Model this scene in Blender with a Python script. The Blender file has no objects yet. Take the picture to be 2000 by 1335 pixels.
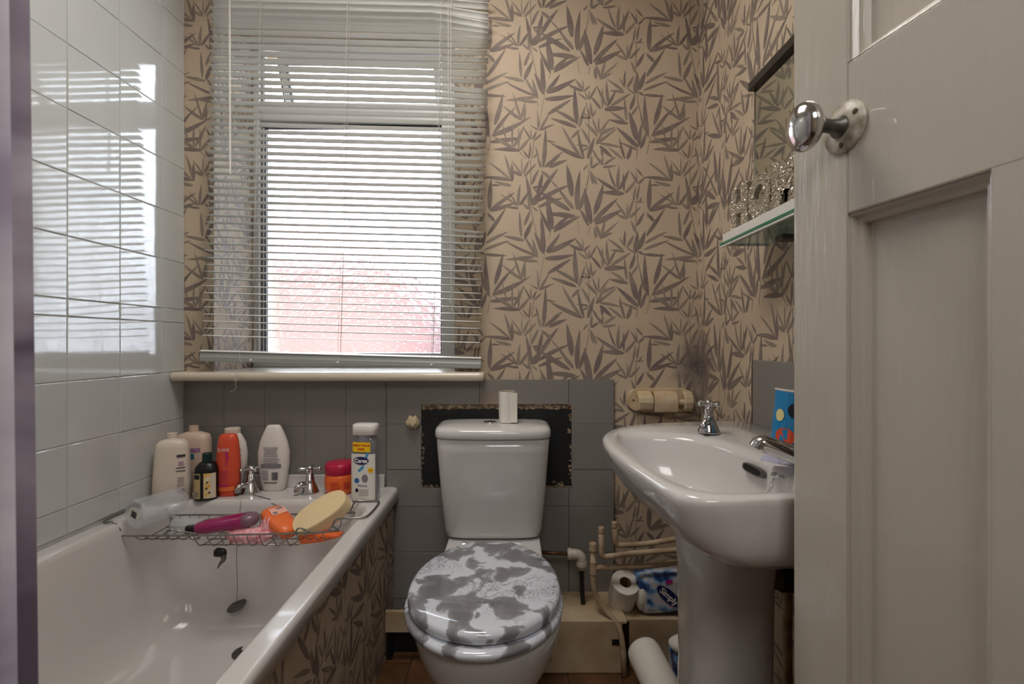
import bpy, math, random
from mathutils import Matrix, Vector
random.seed(7)
PI = math.pi
sc = bpy.context.scene
COL = sc.collection

# ---------------------------------------------------------------- camera
CZ = 1.02
cam_d = bpy.data.cameras.new('camera'); cam_d.sensor_width = 36; cam_d.lens = 930 / 2000 * 36
cam_d.clip_start = 0.02
cam_d.dof.use_dof = True; cam_d.dof.focus_distance = 1.15; cam_d.dof.aperture_fstop = 7.0
cam = bpy.data.objects.new('camera', cam_d); COL.objects.link(cam)
cam.location = (0, 0, CZ); cam.rotation_euler = (PI / 2, 0, 0)
sc.camera = cam
# ---------------------------------------------------------------- world, lights, exposure
w = bpy.data.worlds.new('overcast_sky'); sc.world = w; w.use_nodes = True
nt = w.node_tree
bg = nt.nodes['Background']
bg.inputs[0].default_value = (0.90, 0.95, 1.0, 1); bg.inputs[1].default_value = 7.0
def area(name, loc, rot, sx, sy, power, color, portal=False):
    d = bpy.data.lights.new(name, 'AREA'); d.shape = 'RECTANGLE'; d.size = sx; d.size_y = sy
    d.energy = power; d.color = color
    o = bpy.data.objects.new(name, d); COL.objects.link(o); o.location = loc; o.rotation_euler = rot
    if portal: d.cycles.is_portal = True
    return o
area('window_portal', (-0.61, 1.99, 1.57), (PI / 2, 0, PI), 0.83, 1.30, 1, (1, 1, 1), True)
area('ceiling_fill_light', (-0.30, 0.95, 2.36), (0, 0, 0), 0.55, 0.55, 7.0, (1.0, 0.94, 0.87))  # added fill from overhead to lift the room, no lamp known here
area('hall_fill_light', (0.05, -0.75, 2.2), (math.radians(50), 0, 0), 0.7, 0.5, 5.2, (1.0, 0.97, 0.94))  # added fill behind the camera, shining in through the doorway
sc.view_settings.view_transform = 'Standard'; sc.view_settings.look = 'None'
sc.view_settings.gamma = 1; sc.view_settings.use_curve_mapping = False
sc.view_settings.exposure = 0.9
sc.cycles.max_bounces = 12; sc.cycles.diffuse_bounces = 8; sc.cycles.glossy_bounces = 4
sc.cycles.transmission_bounces = 8; sc.cycles.transparent_max_bounces = 16
sc.cycles.sample_clamp_indirect = 6.0
sc.cycles.caustics_refractive = False; sc.cycles.caustics_reflective = False
sc.cycles.use_denoising = True

# ---------------------------------------------------------------- helpers
def lin(c):
    return tuple(((x / 255) / 12.92 if x / 255 <= 0.04045 else ((x / 255 + 0.055) / 1.055) ** 2.4) for x in c) + (1,)
def P(px, py, Y):
    return Vector(((px - 1000) / 930 * Y, Y, CZ - (py - 667.5) / 930 * Y))
def mat(name, col, rough=0.5, metal=0.0, var=0.0, vscale=8.0, bump=0.0, bscale=60.0, coat=0.0, trans=0.0, alpha=1.0,
        ior=1.45, sub=0.0, stretch=None, spec=0.5, col2=None):
    m = bpy.data.materials.new(name); m.use_nodes = True
    n = m.node_tree.nodes; l = m.node_tree.links; b = n['Principled BSDF']
    c = lin(col)
    b.inputs['Base Color'].default_value = c; b.inputs['Roughness'].default_value = rough
    b.inputs['Metallic'].default_value = metal; b.inputs['Coat Weight'].default_value = coat
    b.inputs['Coat Roughness'].default_value = 0.04
    b.inputs['Transmission Weight'].default_value = trans; b.inputs['IOR'].default_value = ior
    b.inputs['Alpha'].default_value = alpha
    b.inputs['Specular IOR Level'].default_value = spec
    if sub: b.inputs['Subsurface Weight'].default_value = sub; b.inputs['Subsurface Scale'].default_value = 0.01
    if var or bump:
        tc = n.new('ShaderNodeTexCoord'); vec = tc.outputs['Object']
        if stretch:
            mp = n.new('ShaderNodeMapping'); mp.inputs['Scale'].default_value = stretch
            l.new(vec, mp.inputs[0]); vec = mp.outputs[0]
    if var:
        t = n.new('ShaderNodeTexNoise'); t.inputs['Scale'].default_value = vscale; t.inputs['Detail'].default_value = 5
        l.new(vec, t.inputs['Vector'])
        r = n.new('ShaderNodeValToRGB'); l.new(t.outputs[0], r.inputs[0])
        c2 = lin(col2) if col2 else tuple(x * (1 - var) for x in c[:3]) + (1,)
        r.color_ramp.elements[0].position = 0.35; r.color_ramp.elements[0].color = c2
        r.color_ramp.elements[1].position = 0.65; r.color_ramp.elements[1].color = c
        l.new(r.outputs[0], b.inputs['Base Color'])
    if bump:
        t2 = n.new('ShaderNodeTexNoise'); t2.inputs['Scale'].default_value = bscale; t2.inputs['Detail'].default_value = 3
        l.new(vec, t2.inputs['Vector'])
        bp = n.new('ShaderNodeBump'); bp.inputs['Strength'].default_value = bump; bp.inputs['Distance'].default_value = 0.002
        l.new(t2.outputs[0], bp.inputs['Height']); l.new(bp.outputs[0], b.inputs['Normal'])
    return m

class MB:
    def __init__(s): s.v = []; s.f = []
    def add(s, vs, fs):
        o = len(s.v); s.v += [Vector(a) for a in vs]; s.f += [tuple(i + o for i in f) for f in fs]; return s
    def box(s, x0, x1, y0, y1, z0, z1):
        vs = [(x, y, z) for z in (z0, z1) for y in (y0, y1) for x in (x0, x1)]
        return s.add(vs, [(0, 2, 3, 1), (4, 5, 7, 6), (0, 1, 5, 4), (2, 6, 7, 3), (0, 4, 6, 2), (1, 3, 7, 5)])
    def obox(s, M, hx, hy, hz):
        o = len(s.v); s.box(-hx, hx, -hy, hy, -hz, hz)
        for i in range(o, len(s.v)): s.v[i] = M @ s.v[i]
        return s
    def loft(s, rings, cap0=True, cap1=True, closed=True):
        n = len(rings[0]); o = len(s.v)
        for r in rings: s.v += [Vector(p) for p in r]
        for i in range(len(rings) - 1):
            for j in range(n if closed else n - 1):
                a = o + i * n + j; b = o + i * n + (j + 1) % n
                s.f.append((a, b, b + n, a + n))
        if cap0: s.f.append(tuple(o + j for j in range(n))[::-1])
        if cap1: s.f.append(tuple(o + (len(rings) - 1) * n + j for j in range(n)))
        return s
    def lathe(s, prof, M=Matrix(), n=24, cap0=True, cap1=True):
        rings = []
        for r, z in prof:
            rings.append([M @ Vector((r * math.cos(2 * PI * k / n), r * math.sin(2 * PI * k / n), z)) for k in range(n)])
        return s.loft(rings, cap0, cap1)
    def tube(s, pts, r, n=8, closed=False, rad=None):
        pts = [Vector(p) for p in pts]; m = len(pts); rings = []
        t0 = (pts[1] - pts[0]).normalized()
        ref = Vector((0, 0, 1)) if abs(t0.z) < 0.9 else Vector((1, 0, 0))
        nrm = t0.cross(ref).normalized()
        for i in range(m):
            if closed: t = (pts[(i + 1) % m] - pts[i - 1]).normalized()
            else: t = (pts[min(i + 1, m - 1)] - pts[max(i - 1, 0)]).normalized()
            nrm = (nrm - t * nrm.dot(t)).normalized(); bn = t.cross(nrm)
            rr = rad[i] if rad else r
            rings.append([pts[i] + rr * (math.cos(2 * PI * k / n) * nrm + math.sin(2 * PI * k / n) * bn) for k in range(n)])
        if closed: rings.append(rings[0]); return s.loft(rings, False, False)
        return s.loft(rings)
    def prism(s, poly, fn, d0, d1):
        """poly in 2D; fn(u, v, d) -> 3D"""
        n = len(poly)
        a = [fn(u, v, d0) for u, v in poly]; b = [fn(u, v, d1) for u, v in poly]
        return s.add(a + b, [tuple(range(n))[::-1], tuple(range(n, 2 * n))] + [(i, (i + 1) % n, n + (i + 1) % n, n + i) for i in range(n)])

WL = {}
def obj(name, mb, m, parent=None, smooth=False, bevel=0, sub=0, label=None, kind=None, seg=2, fix=True):
    vs, fs = mb.v, mb.f
    lo = Vector([min(v[i] for v in vs) for i in range(3)]); hi = Vector([max(v[i] for v in vs) for i in range(3)])
    c = (lo + hi) / 2
    if parent is None: c.z = lo.z
    me = bpy.data.meshes.new(name); me.from_pydata([v - c for v in vs], [], fs); me.validate(); me.update()
    if fix and bevel == 0 and False: pass
    if m: me.materials.append(m)
    if smooth:
        me.polygons.foreach_set('use_smooth', [True] * len(me.polygons))
    o = bpy.data.objects.new(name, me); COL.objects.link(o)
    if parent: o.parent = parent; o.location = c - WL[parent.name]
    else: o.location = c
    WL[o.name] = c
    if bevel:
        b = o.modifiers.new('bevel', 'BEVEL'); b.width = bevel; b.segments = seg; b.limit_method = 'ANGLE'
        b.angle_limit = math.radians(40)
    if sub:
        b = o.modifiers.new('sub', 'SUBSURF'); b.levels = sub; b.render_levels = sub
    if smooth == 'auto' or (bevel and smooth):
        pass
    if label: o['label'] = label
    if kind: o['kind'] = kind
    return o
def empty(name, loc):
    o = bpy.data.objects.new(name, None); o.empty_display_size = 0.05; COL.objects.link(o); o.location = loc
    WL[o.name] = Vector(loc); return o
def tag(o, label, cat, group=None, kind=None):
    o['label'] = label; o['category'] = cat
    if group: o['group'] = group
    if kind: o['kind'] = kind
    return o
GRP = {'bath_tap': 'pair of bath taps', 'basin_tap': 'pair of basin taps', 'pipe_boxing': 'cream pipe boxing along the back wall', 'supply_pipe': 'cream painted supply pipes', 'wall_pipe': 'pipes down the right wall'}
def thing(name, label, cat, loc, group=None): return tag(empty(name, loc), label, cat, group or GRP.get(name))
def struct(name, mb, m, parent=None, **k):
    o = obj(name, mb, m, parent, **k)
    if parent is None: o['kind'] = 'structure'
    return o
def catmull(pts, n=6, closed=False):
    pts = [Vector(p) for p in pts]; out = []; m = len(pts)
    for i in range(m if closed else m - 1):
        if closed: p = [pts[(i + k) % m] for k in (-1, 0, 1, 2)]
        else: p = [pts[max(i - 1, 0)], pts[i], pts[i + 1], pts[min(i + 2, m - 1)]]
        for k in range(n):
            t = k / n
            out.append(0.5 * ((2 * p[1]) + (-p[0] + p[2]) * t + (2 * p[0] - 5 * p[1] + 4 * p[2] - p[3]) * t * t + (-p[0] + 3 * p[1] - 3 * p[2] + p[3]) * t ** 3))
    if not closed: out.append(pts[-1])
    return out
def fillet(pts, r, n=5):
    """polyline with rounded corners"""
    pts = [Vector(p) for p in pts]; out = [pts[0]]
    for i in range(1, len(pts) - 1):
        a, b, c = pts[i - 1], pts[i], pts[i + 1]
        d1 = (a - b); d2 = (c - b); rr = min(r, d1.length * .45, d2.length * .45)
        p1 = b + d1.normalized() * rr; p2 = b + d2.normalized() * rr
        for k in range(n + 1):
            t = k / n; out.append(p1 * (1 - t) ** 2 + b * 2 * t * (1 - t) + p2 * t * t)
    out.append(pts[-1]); return out
def sring(cx, cy, rx, ry, z, e=2.0, n=32, phi=0.0):
    out = []
    for k in range(n):
        a = 2 * PI * k / n; c, s_ = math.cos(a), math.sin(a)
        x = rx * math.copysign(abs(c) ** (2 / e), c); y = ry * math.copysign(abs(s_) ** (2 / e), s_)
        out.append(Vector((cx + x * math.cos(phi) - y * math.sin(phi), cy + x * math.sin(phi) + y * math.cos(phi), z)))
    return out
def rrect(x0, x1, y0, y1, r, z, n=8):
    out = []
    for cx, cy, a0 in ((x1 - r, y1 - r, 0), (x0 + r, y1 - r, PI / 2), (x0 + r, y0 + r, PI), (x1 - r, y0 + r, 1.5 * PI)):
        for k in range(n + 1):
            a = a0 + PI / 2 * k / n; out.append(Vector((cx + r * math.cos(a), cy + r * math.sin(a), z)))
    return out
def text_mb(s, size, ext=0.0003, font_bold=0.0, sx=1.0):
    cu = bpy.data.curves.new('t', 'FONT'); cu.body = s; cu.size = size; cu.extrude = ext; cu.offset = font_bold
    cu.align_x = 'CENTER'; cu.align_y = 'CENTER'; cu.resolution_u = 3
    t = bpy.data.objects.new('t', cu)
    me = bpy.data.meshes.new_from_object(t)
    mb = MB(); mb.add([Vector((v.co.x * sx, v.co.y, v.co.z)) for v in me.vertices], [tuple(p.vertices) for p in me.polygons])
    bpy.data.objects.remove(t); bpy.data.curves.remove(cu); bpy.data.meshes.remove(me)
    return mb
def rect_mb(w_, h_, nx=10, th=0.0003, cx=0.0, cz=0.0):
    mb = MB(); rings = []
    for i in range(nx + 1):
        x = cx - w_ / 2 + w_ * i / nx
        rings.append([Vector((x, cz - h_ / 2, -th)), Vector((x, cz + h_ / 2, -th)), Vector((x, cz + h_ / 2, th)), Vector((x, cz - h_ / 2, th))])
    return mb.loft(rings)
def disc_mb(rx, rz, cx=0, cz=0, n=24, th=0.0003):
    mb = MB(); return mb.prism([(cx + rx * math.cos(2 * PI * k / n), cz + rz * math.sin(2 * PI * k / n)) for k in range(n)], lambda u, v, d: Vector((u, v, d)), -th, th)
def wrap(mb, C, phi, rx, ry, e=2.0, lift=0.0006, tilt=0.0):
    """map flat (x right, y up, z out) onto a bottle front at centre C; phi turns it about z"""
    R = Vector((math.cos(phi), math.sin(phi), 0)); N = Vector((math.sin(phi), -math.cos(phi), 0)); U = Vector((0, 0, 1))
    C = Vector(C)
    for i, v in enumerate(mb.v):
        q = min(abs(v.x / rx), 0.985) if rx else 0
        d = ry * (1 - q ** e) ** (1 / e) if rx else ry
        mb.v[i] = C + R * v.x + U * v.y + N * (d + v.z + lift)
    return mb
def xf(mb, M):
    mb.v = [M @ v for v in mb.v]; return mb

# ---------------------------------------------------------------- materials
M = {}
M['ceiling'] = mat('ceiling_paint', (222, 217, 208), 0.8, bump=0.1)
M['plaster'] = mat('wall_plaster', (196, 180, 158), 0.85, var=0.08, vscale=3, bump=0.15, bscale=120)
M['wall_plain'] = mat('wall_cream', (205, 196, 182), 0.7, var=0.05, vscale=2)
M['tile_left'] = mat('glazed_tile_grey', (204, 208, 208), 0.09, var=0.04, vscale=2.5, bump=0.2, bscale=13, coat=0.5)
M['tile_back'] = mat('painted_tile_grey', (134, 131, 127), 0.42, var=0.08, vscale=5, bump=0.15, bscale=30)
M['grout'] = mat('grout_pale', (206, 208, 206), 0.7, var=0.1, vscale=30)
M['grout_dark'] = mat('grout_dark', (104, 98, 93), 0.9, var=0.3, vscale=30)
M['paint_cream'] = mat('cream_gloss_paint', (216, 205, 188), 0.3, var=0.06, vscale=10, bump=0.12, bscale=35, coat=0.2)
M['door'] = mat('door_gloss_paint', (192, 185, 174), 0.24, var=0.04, vscale=3, bump=0.5, bscale=70, stretch=(1.6, 1.6, 0.2), coat=0.5)
M['upvc'] = mat('white_upvc', (228, 233, 236), 0.28)
M['gasket'] = mat('black_gasket', (38, 42, 48), 0.6)
M['slat'] = mat('blind_slat_white', (236, 238, 236), 0.35)
M['rail'] = mat('blind_rail_shaded', (158, 164, 160), 0.35)  # white rail, its backlit shade put into this greyer base colour
M['cord'] = mat('blind_cord', (196, 194, 188), 0.8)
M['bath'] = mat('bath_enamel', (212, 209, 208), 0.16, var=0.04, vscale=2.2, coat=0.3)
M['bath_rim'] = M['bath']
M['ceramic'] = mat('white_ceramic', (206, 205, 204), 0.12, coat=0.4)
M['ceramic_b'] = mat('white_basin_ceramic', (212, 210, 208), 0.13, coat=0.4)
M['chrome'] = mat('chrome', (205, 205, 205), 0.10, 1.0)
M['steel'] = mat('dull_wire', (150, 148, 145), 0.32, 1.0)
M['dullmetal'] = mat('dull_grey_metal', (110, 108, 104), 0.4, 0.9)
M['rose'] = mat('worn_rose_plate', (222, 216, 202), 0.35, 0.0, var=0.3, vscale=60, col2=(140, 128, 110))
M['screw'] = mat('screw_steel', (88, 78, 68), 0.45, 0.8)
M['black'] = mat('black_plastic', (20, 20, 21), 0.35)
M['dark_rubber'] = mat('dark_rubber', (26, 25, 24), 0.5)
M['tank'] = mat('black_sealant', (26, 28, 31), 0.55, var=0.3, vscale=60, bump=0.7, bscale=90)
M['rubble'] = mat('crumbled_plaster', (176, 158, 132), 0.9, var=0.5, vscale=70, bump=0.9, bscale=120, col2=(92, 66, 46))
M['foam'] = mat('expanding_foam', (214, 196, 160), 0.8, var=0.25, vscale=60, bump=0.8, bscale=110)
M['pipe'] = mat('cream_painted_pipe', (196, 176, 150), 0.4, var=0.2, vscale=22, col2=(158, 134, 106))
M['copper'] = mat('old_copper', (116, 84, 62), 0.45, 0.7, var=0.3, vscale=40)
M['fitting'] = mat('white_fitting', (200, 192, 180), 0.35)
M['waste'] = mat('brown_waste_pipe', (140, 100, 62), 0.4, var=0.35, vscale=25)
M['boxing'] = mat('boxing_paint', (196, 178, 150), 0.5, var=0.2, vscale=7, bump=0.2, bscale=40, col2=(168, 144, 112))
M['paper'] = mat('tissue_paper', (232, 228, 220), 0.9, bump=0.25, bscale=150)
M['card'] = mat('cardboard_core', (150, 122, 92), 0.9)
M['holder'] = mat('old_cream_ceramic', (214, 198, 170), 0.25, var=0.2, vscale=14, coat=0.3, col2=(192, 164, 126))
M['mirror'] = mat('mirror_silver', (196, 200, 190), 0.03, 1.0)
M['mirror_frame'] = mat('dark_mirror_frame', (74, 70, 64), 0.35, 0.6)
M['white_sat'] = mat('white_satin', (226, 224, 218), 0.4)
M['glitter'] = mat('glitter_stones', (240, 232, 214), 0.15, 0.3, var=0.6, vscale=300, col2=(150, 136, 116))
M['cream_pl'] = mat('cream_plastic', (226, 214, 200), 0.35, sub=0.1)
M['white_pl'] = mat('white_plastic', (232, 226, 222), 0.32, sub=0.1)
M['pink_pl'] = mat('beige_pink_plastic', (214, 192, 176), 0.38)
M['coral'] = mat('coral_plastic', (222, 86, 58), 0.3, sub=0.1)
M['orange'] = mat('orange_plastic', (240, 112, 52), 0.3, sub=0.1)
M['coral_hi'] = mat('orange_gel', (246, 122, 66), 0.3)
M['redlid'] = mat('raspberry_plastic', (184, 30, 68), 0.3)
M['ink'] = mat('dark_print', (64, 54, 70), 0.5)
M['ink_grey'] = mat('grey_print', (132, 126, 136), 0.5)
M['ink_white'] = mat('white_print', (240, 236, 230), 0.5)
M['ink_mag'] = mat('magenta_print', (196, 32, 130), 0.5)
M['ink_violet'] = mat('violet_print', (150, 96, 176), 0.5)
M['ink_blue'] = mat('blue_print', (46, 104, 170), 0.5)
M['ink_teal'] = mat('teal_print', (40, 120, 140), 0.5)
M['navy'] = mat('navy_print', (24, 36, 92), 0.4)
M['sky_ink'] = mat('sky_blue_print', (66, 150, 206), 0.45)
M['yellow'] = mat('yellow_label', (246, 206, 24), 0.45)
M['yellow_art'] = mat('yellow_label_art', (232, 178, 30), 0.5, var=0.6, vscale=60, col2=(236, 226, 196))
M['red_ink'] = mat('red_print', (206, 40, 30), 0.5)
M['kraft'] = mat('kraft_label', (196, 174, 126), 0.6)
M['greencap'] = mat('dark_green_plastic', (18, 48, 46), 0.4)
M['sponge'] = mat('yellow_sponge', (236, 212, 168), 0.9, var=0.05, vscale=60, bump=0.3, bscale=260)
M['pink_net'] = mat('pink_puff', (238, 150, 164), 0.7, var=0.3, vscale=90, bump=0.8, bscale=200, col2=(250, 200, 206))
M['magenta'] = mat('magenta_gel', (156, 26, 96), 0.15, coat=0.6)
M['lightpink'] = mat('pink_label', (232, 90, 150), 0.4)
M['cupblue'] = mat('cup_blue', (22, 134, 196), 0.2, coat=0.6)
M['cuporange'] = mat('cup_orange', (222, 82, 44), 0.25, coat=0.4)
M['cupnavy'] = mat('cup_navy', (24, 34, 52), 0.25, coat=0.4)
M['cupgreen'] = mat('cup_green', (150, 176, 40), 0.3)
M['cupcream'] = mat('cup_cream', (232, 222, 160), 0.3)
M['film'] = mat('lilac_film', (196, 196, 222), 0.12, coat=0.5)
M['void_shade'] = mat('void_shade', (18, 14, 12), 0.9)  # near-black that stands in for shade inside gaps and holes

def clear_mat(name, col, a, rough=0.1):
    m = mat(name, col, rough, coat=0.6); n = m.node_tree.nodes; l = m.node_tree.links
    t = n.new('ShaderNodeBsdfTransparent'); t.inputs[0].default_value = (0.96, 0.97, 0.98, 1)
    mx = n.new('ShaderNodeMixShader'); mx.inputs[0].default_value = a
    l.new(t.outputs[0], mx.inputs[1]); l.new(n['Principled BSDF'].outputs[0], mx.inputs[2])
    l.new(mx.outputs[0], n['Material Output'].inputs[0]); return m
M['clear'] = clear_mat('clear_plastic', (225, 230, 236), 0.32, 0.06)
M['clear2'] = clear_mat('smoky_clear_plastic', (150, 150, 156), 0.45, 0.1)
M['glass_shelf'] = clear_mat('shelf_glass', (150, 190, 176), 0.42, 0.03)
M['glass_edge'] = mat('green_glass_edge', (38, 122, 98), 0.15, coat=0.5)

def wallpaper_mat():
    m = mat('bamboo_wallpaper_ground', (204, 182, 154), 0.62, bump=0.12, bscale=40)
    n = m.node_tree.nodes; l = m.node_tree.links; b = n['Principled BSDF']
    g = n.new('ShaderNodeNewGeometry')
    t = n.new('ShaderNodeTexNoise'); t.inputs['Scale'].default_value = 3.5; t.inputs['Detail'].default_value = 4
    l.new(g.outputs['Position'], t.inputs['Vector'])
    r = n.new('ShaderNodeValToRGB'); r.color_ramp.elements[0].position = 0.4; r.color_ramp.elements[1].position = 0.62
    r.color_ramp.elements[0].color = lin((194, 175, 153)); r.color_ramp.elements[1].color = lin((202, 185, 162))
    l.new(t.outputs[0], r.inputs[0])
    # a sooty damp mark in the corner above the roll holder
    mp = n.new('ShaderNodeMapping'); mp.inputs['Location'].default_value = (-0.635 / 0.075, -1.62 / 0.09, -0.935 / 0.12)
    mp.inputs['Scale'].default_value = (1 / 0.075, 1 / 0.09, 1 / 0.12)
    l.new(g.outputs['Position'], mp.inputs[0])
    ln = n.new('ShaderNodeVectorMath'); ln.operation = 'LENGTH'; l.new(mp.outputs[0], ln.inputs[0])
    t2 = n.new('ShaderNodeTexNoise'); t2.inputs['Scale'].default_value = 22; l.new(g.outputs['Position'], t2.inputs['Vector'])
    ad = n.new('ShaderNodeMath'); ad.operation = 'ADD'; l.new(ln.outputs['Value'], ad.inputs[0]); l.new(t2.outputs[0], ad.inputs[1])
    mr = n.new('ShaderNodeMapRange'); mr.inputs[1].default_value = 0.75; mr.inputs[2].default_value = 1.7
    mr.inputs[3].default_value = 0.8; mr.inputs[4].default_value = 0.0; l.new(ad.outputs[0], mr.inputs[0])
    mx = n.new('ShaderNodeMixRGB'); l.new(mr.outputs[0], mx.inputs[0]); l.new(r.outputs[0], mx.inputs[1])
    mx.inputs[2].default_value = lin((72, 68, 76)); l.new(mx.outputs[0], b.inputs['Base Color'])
    return m
M['wallpaper'] = wallpaper_mat()
M['leaf'] = mat('bamboo_leaf_print', (134, 121, 113), 0.6, var=0.35, vscale=16, col2=(150, 138, 124))
M['leaf_dark'] = mat('bamboo_leaf_print_dark', (120, 106, 103), 0.6, var=0.3, vscale=16, col2=(138, 125, 115))

def marble_mat():
    m = mat('marble_print', (208, 212, 222), 0.12, coat=0.7)
    n = m.node_tree.nodes; l = m.node_tree.links; b = n['Principled BSDF']
    tc = n.new('ShaderNodeTexCoord')
    t = n.new('ShaderNodeTexNoise'); t.inputs['Scale'].default_value = 13.5; t.inputs['Detail'].default_value = 3.2
    t.inputs['Distortion'].default_value = 0.55
    l.new(tc.outputs['Object'], t.inputs['Vector'])
    r = n.new('ShaderNodeValToRGB'); l.new(t.outputs[0], r.inputs[0]); e = r.color_ramp.elements
    e[0].position = 0.40; e[0].color = lin((122, 122, 126)); e[1].position = 0.515; e[1].color = lin((214, 219, 230))
    k = e.new(0.48); k.color = lin((146, 147, 152))
    t2 = n.new('ShaderNodeTexNoise'); t2.inputs['Scale'].default_value = 26; t2.inputs['Detail'].default_value = 9
    t2.inputs['Roughness'].default_value = 0.75; t2.inputs['Distortion'].default_value = 2.0
    l.new(tc.outputs['Object'], t2.inputs['Vector'])
    r2 = n.new('ShaderNodeValToRGB'); l.new(t2.outputs[0], r2.inputs[0]); e = r2.color_ramp.elements
    e[0].position = 0.475; e[0].color = (0, 0, 0, 1); e[1].position = 0.53; e[1].color = (0, 0, 0, 1)
    k = e.new(0.50); k.color = (1, 1, 1, 1)
    t3 = n.new('ShaderNodeTexNoise'); t3.inputs['Scale'].default_value = 7; l.new(tc.outputs['Object'], t3.inputs['Vector'])
    r3 = n.new('ShaderNodeValToRGB'); l.new(t3.outputs[0], r3.inputs[0]); r3.color_ramp.elements[0].position = 0.5; r3.color_ramp.elements[1].position = 0.6
    mu = n.new('ShaderNodeMath'); mu.operation = 'MULTIPLY'; l.new(r2.outputs[0], mu.inputs[0]); l.new(r3.outputs[0], mu.inputs[1])
    mx = n.new('ShaderNodeMixRGB'); l.new(mu.outputs[0], mx.inputs[0]); l.new(r.outputs[0], mx.inputs[1]); mx.inputs[2].default_value = lin((70, 70, 74))
    l.new(mx.outputs[0], b.inputs['Base Color']); return m
M['marble'] = marble_mat()

def obscure_glass():
    m = bpy.data.materials.new('flower_patterned_glass'); m.use_nodes = True
    n = m.node_tree.nodes; l = m.node_tree.links; n.remove(n['Principled BSDF'])
    tc = n.new('ShaderNodeTexCoord')
    mp = n.new('ShaderNodeMapping'); mp.inputs['Scale'].default_value = (1, 0, 1); l.new(tc.outputs['Object'], mp.inputs[0])
    vo = n.new('ShaderNodeTexVoronoi'); vo.inputs['Scale'].default_value = 38; l.new(mp.outputs[0], vo.inputs['Vector'])
    sb = n.new('ShaderNodeVectorMath'); sb.operation = 'SUBTRACT'
    l.new(mp.outputs[0], sb.inputs[0]); l.new(vo.outputs['Position'], sb.inputs[1])
    sx = n.new('ShaderNodeSeparateXYZ'); l.new(sb.outputs[0], sx.inputs[0])
    at = n.new('ShaderNodeMath'); at.operation = 'ARCTAN2'; l.new(sx.outputs[0], at.inputs[0]); l.new(sx.outputs[2], at.inputs[1])
    mu = n.new('ShaderNodeMath'); mu.operation = 'MULTIPLY'; mu.inputs[1].default_value = 11; l.new(at.outputs[0], mu.inputs[0])
    si = n.new('ShaderNodeMath'); si.operation = 'SINE'; l.new(mu.outputs[0], si.inputs[0])
    bp = n.new('ShaderNodeBump'); bp.inputs['Strength'].default_value = 0.55; bp.inputs['Distance'].default_value = 0.0012
    l.new(si.outputs[0], bp.inputs['Height'])
    rf = n.new('ShaderNodeBsdfRefraction'); rf.inputs['Roughness'].default_value = 0.22; rf.inputs['IOR'].default_value = 1.18
    rf.inputs['Color'].default_value = (0.93, 0.95, 0.98, 1)
    l.new(bp.outputs[0], rf.inputs['Normal'])
    tr = n.new('ShaderNodeBsdfTransparent'); tr.inputs[0].default_value = (0.95, 0.97, 1, 1)
    mx = n.new('ShaderNodeMixShader'); mx.inputs[0].default_value = 0.75; l.new(tr.outputs[0], mx.inputs[1]); l.new(rf.outputs[0], mx.inputs[2])
    gl = n.new('ShaderNodeBsdfGlossy'); gl.inputs['Roughness'].default_value = 0.05; l.new(bp.outputs[0], gl.inputs['Normal'])
    mx2 = n.new('ShaderNodeMixShader'); mx2.inputs[0].default_value = 0.05; l.new(mx.outputs[0], mx2.inputs[1]); l.new(gl.outputs[0], mx2.inputs[2])
    l.new(mx2.outputs[0], n['Material Output'].inputs[0]); return m
M['obscure'] = obscure_glass()

def curtain_mat():
    m = mat('watery_purple_fabric', (176, 170, 190), 0.7)
    n = m.node_tree.nodes; l = m.node_tree.links; b = n['Principled BSDF']
    g = n.new('ShaderNodeTexCoord'); mp = n.new('ShaderNodeMapping'); mp.inputs['Scale'].default_value = (1.5, 4, 5.5)
    l.new(g.outputs['Object'], mp.inputs[0])
    t = n.new('ShaderNodeTexNoise'); t.inputs['Scale'].default_value = 1.3; t.inputs['Detail'].default_value = 4; t.inputs['Distortion'].default_value = 0.7
    l.new(mp.outputs[0], t.inputs['Vector'])
    r = n.new('ShaderNodeValToRGB'); l.new(t.outputs[0], r.inputs[0]); e = r.color_ramp.elements
    e[0].position = 0.36; e[0].color = lin((70, 54, 74)); e[1].position = 0.66; e[1].color = lin((240, 238, 248))
    k = e.new(0.5); k.color = lin((220, 216, 232))
    l.new(r.outputs[0], b.inputs['Base Color'])
    tl = n.new('ShaderNodeBsdfTranslucent'); l.new(r.outputs[0], tl.inputs[0])
    mx = n.new('ShaderNodeMixShader'); mx.inputs[0].default_value = 0.4; l.new(b.outputs[0], mx.inputs[1]); l.new(tl.outputs[0], mx.inputs[2])
    l.new(mx.outputs[0], n['Material Output'].inputs[0]); return m
M['curtain'] = curtain_mat()
M['curtain_hem'] = curtain_mat()
_e = [nd for nd in M['curtain_hem'].node_tree.nodes if nd.type == 'VALTORGB'][0].color_ramp.elements
_e[0].color = lin((104, 94, 108)); _e[1].color = lin((158, 148, 162)); _e[2].color = lin((200, 192, 206))
[nd for nd in M['curtain'].node_tree.nodes if nd.type == 'VALTORGB'][0].color_ramp.elements[0].color = lin((190, 180, 204))

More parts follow.
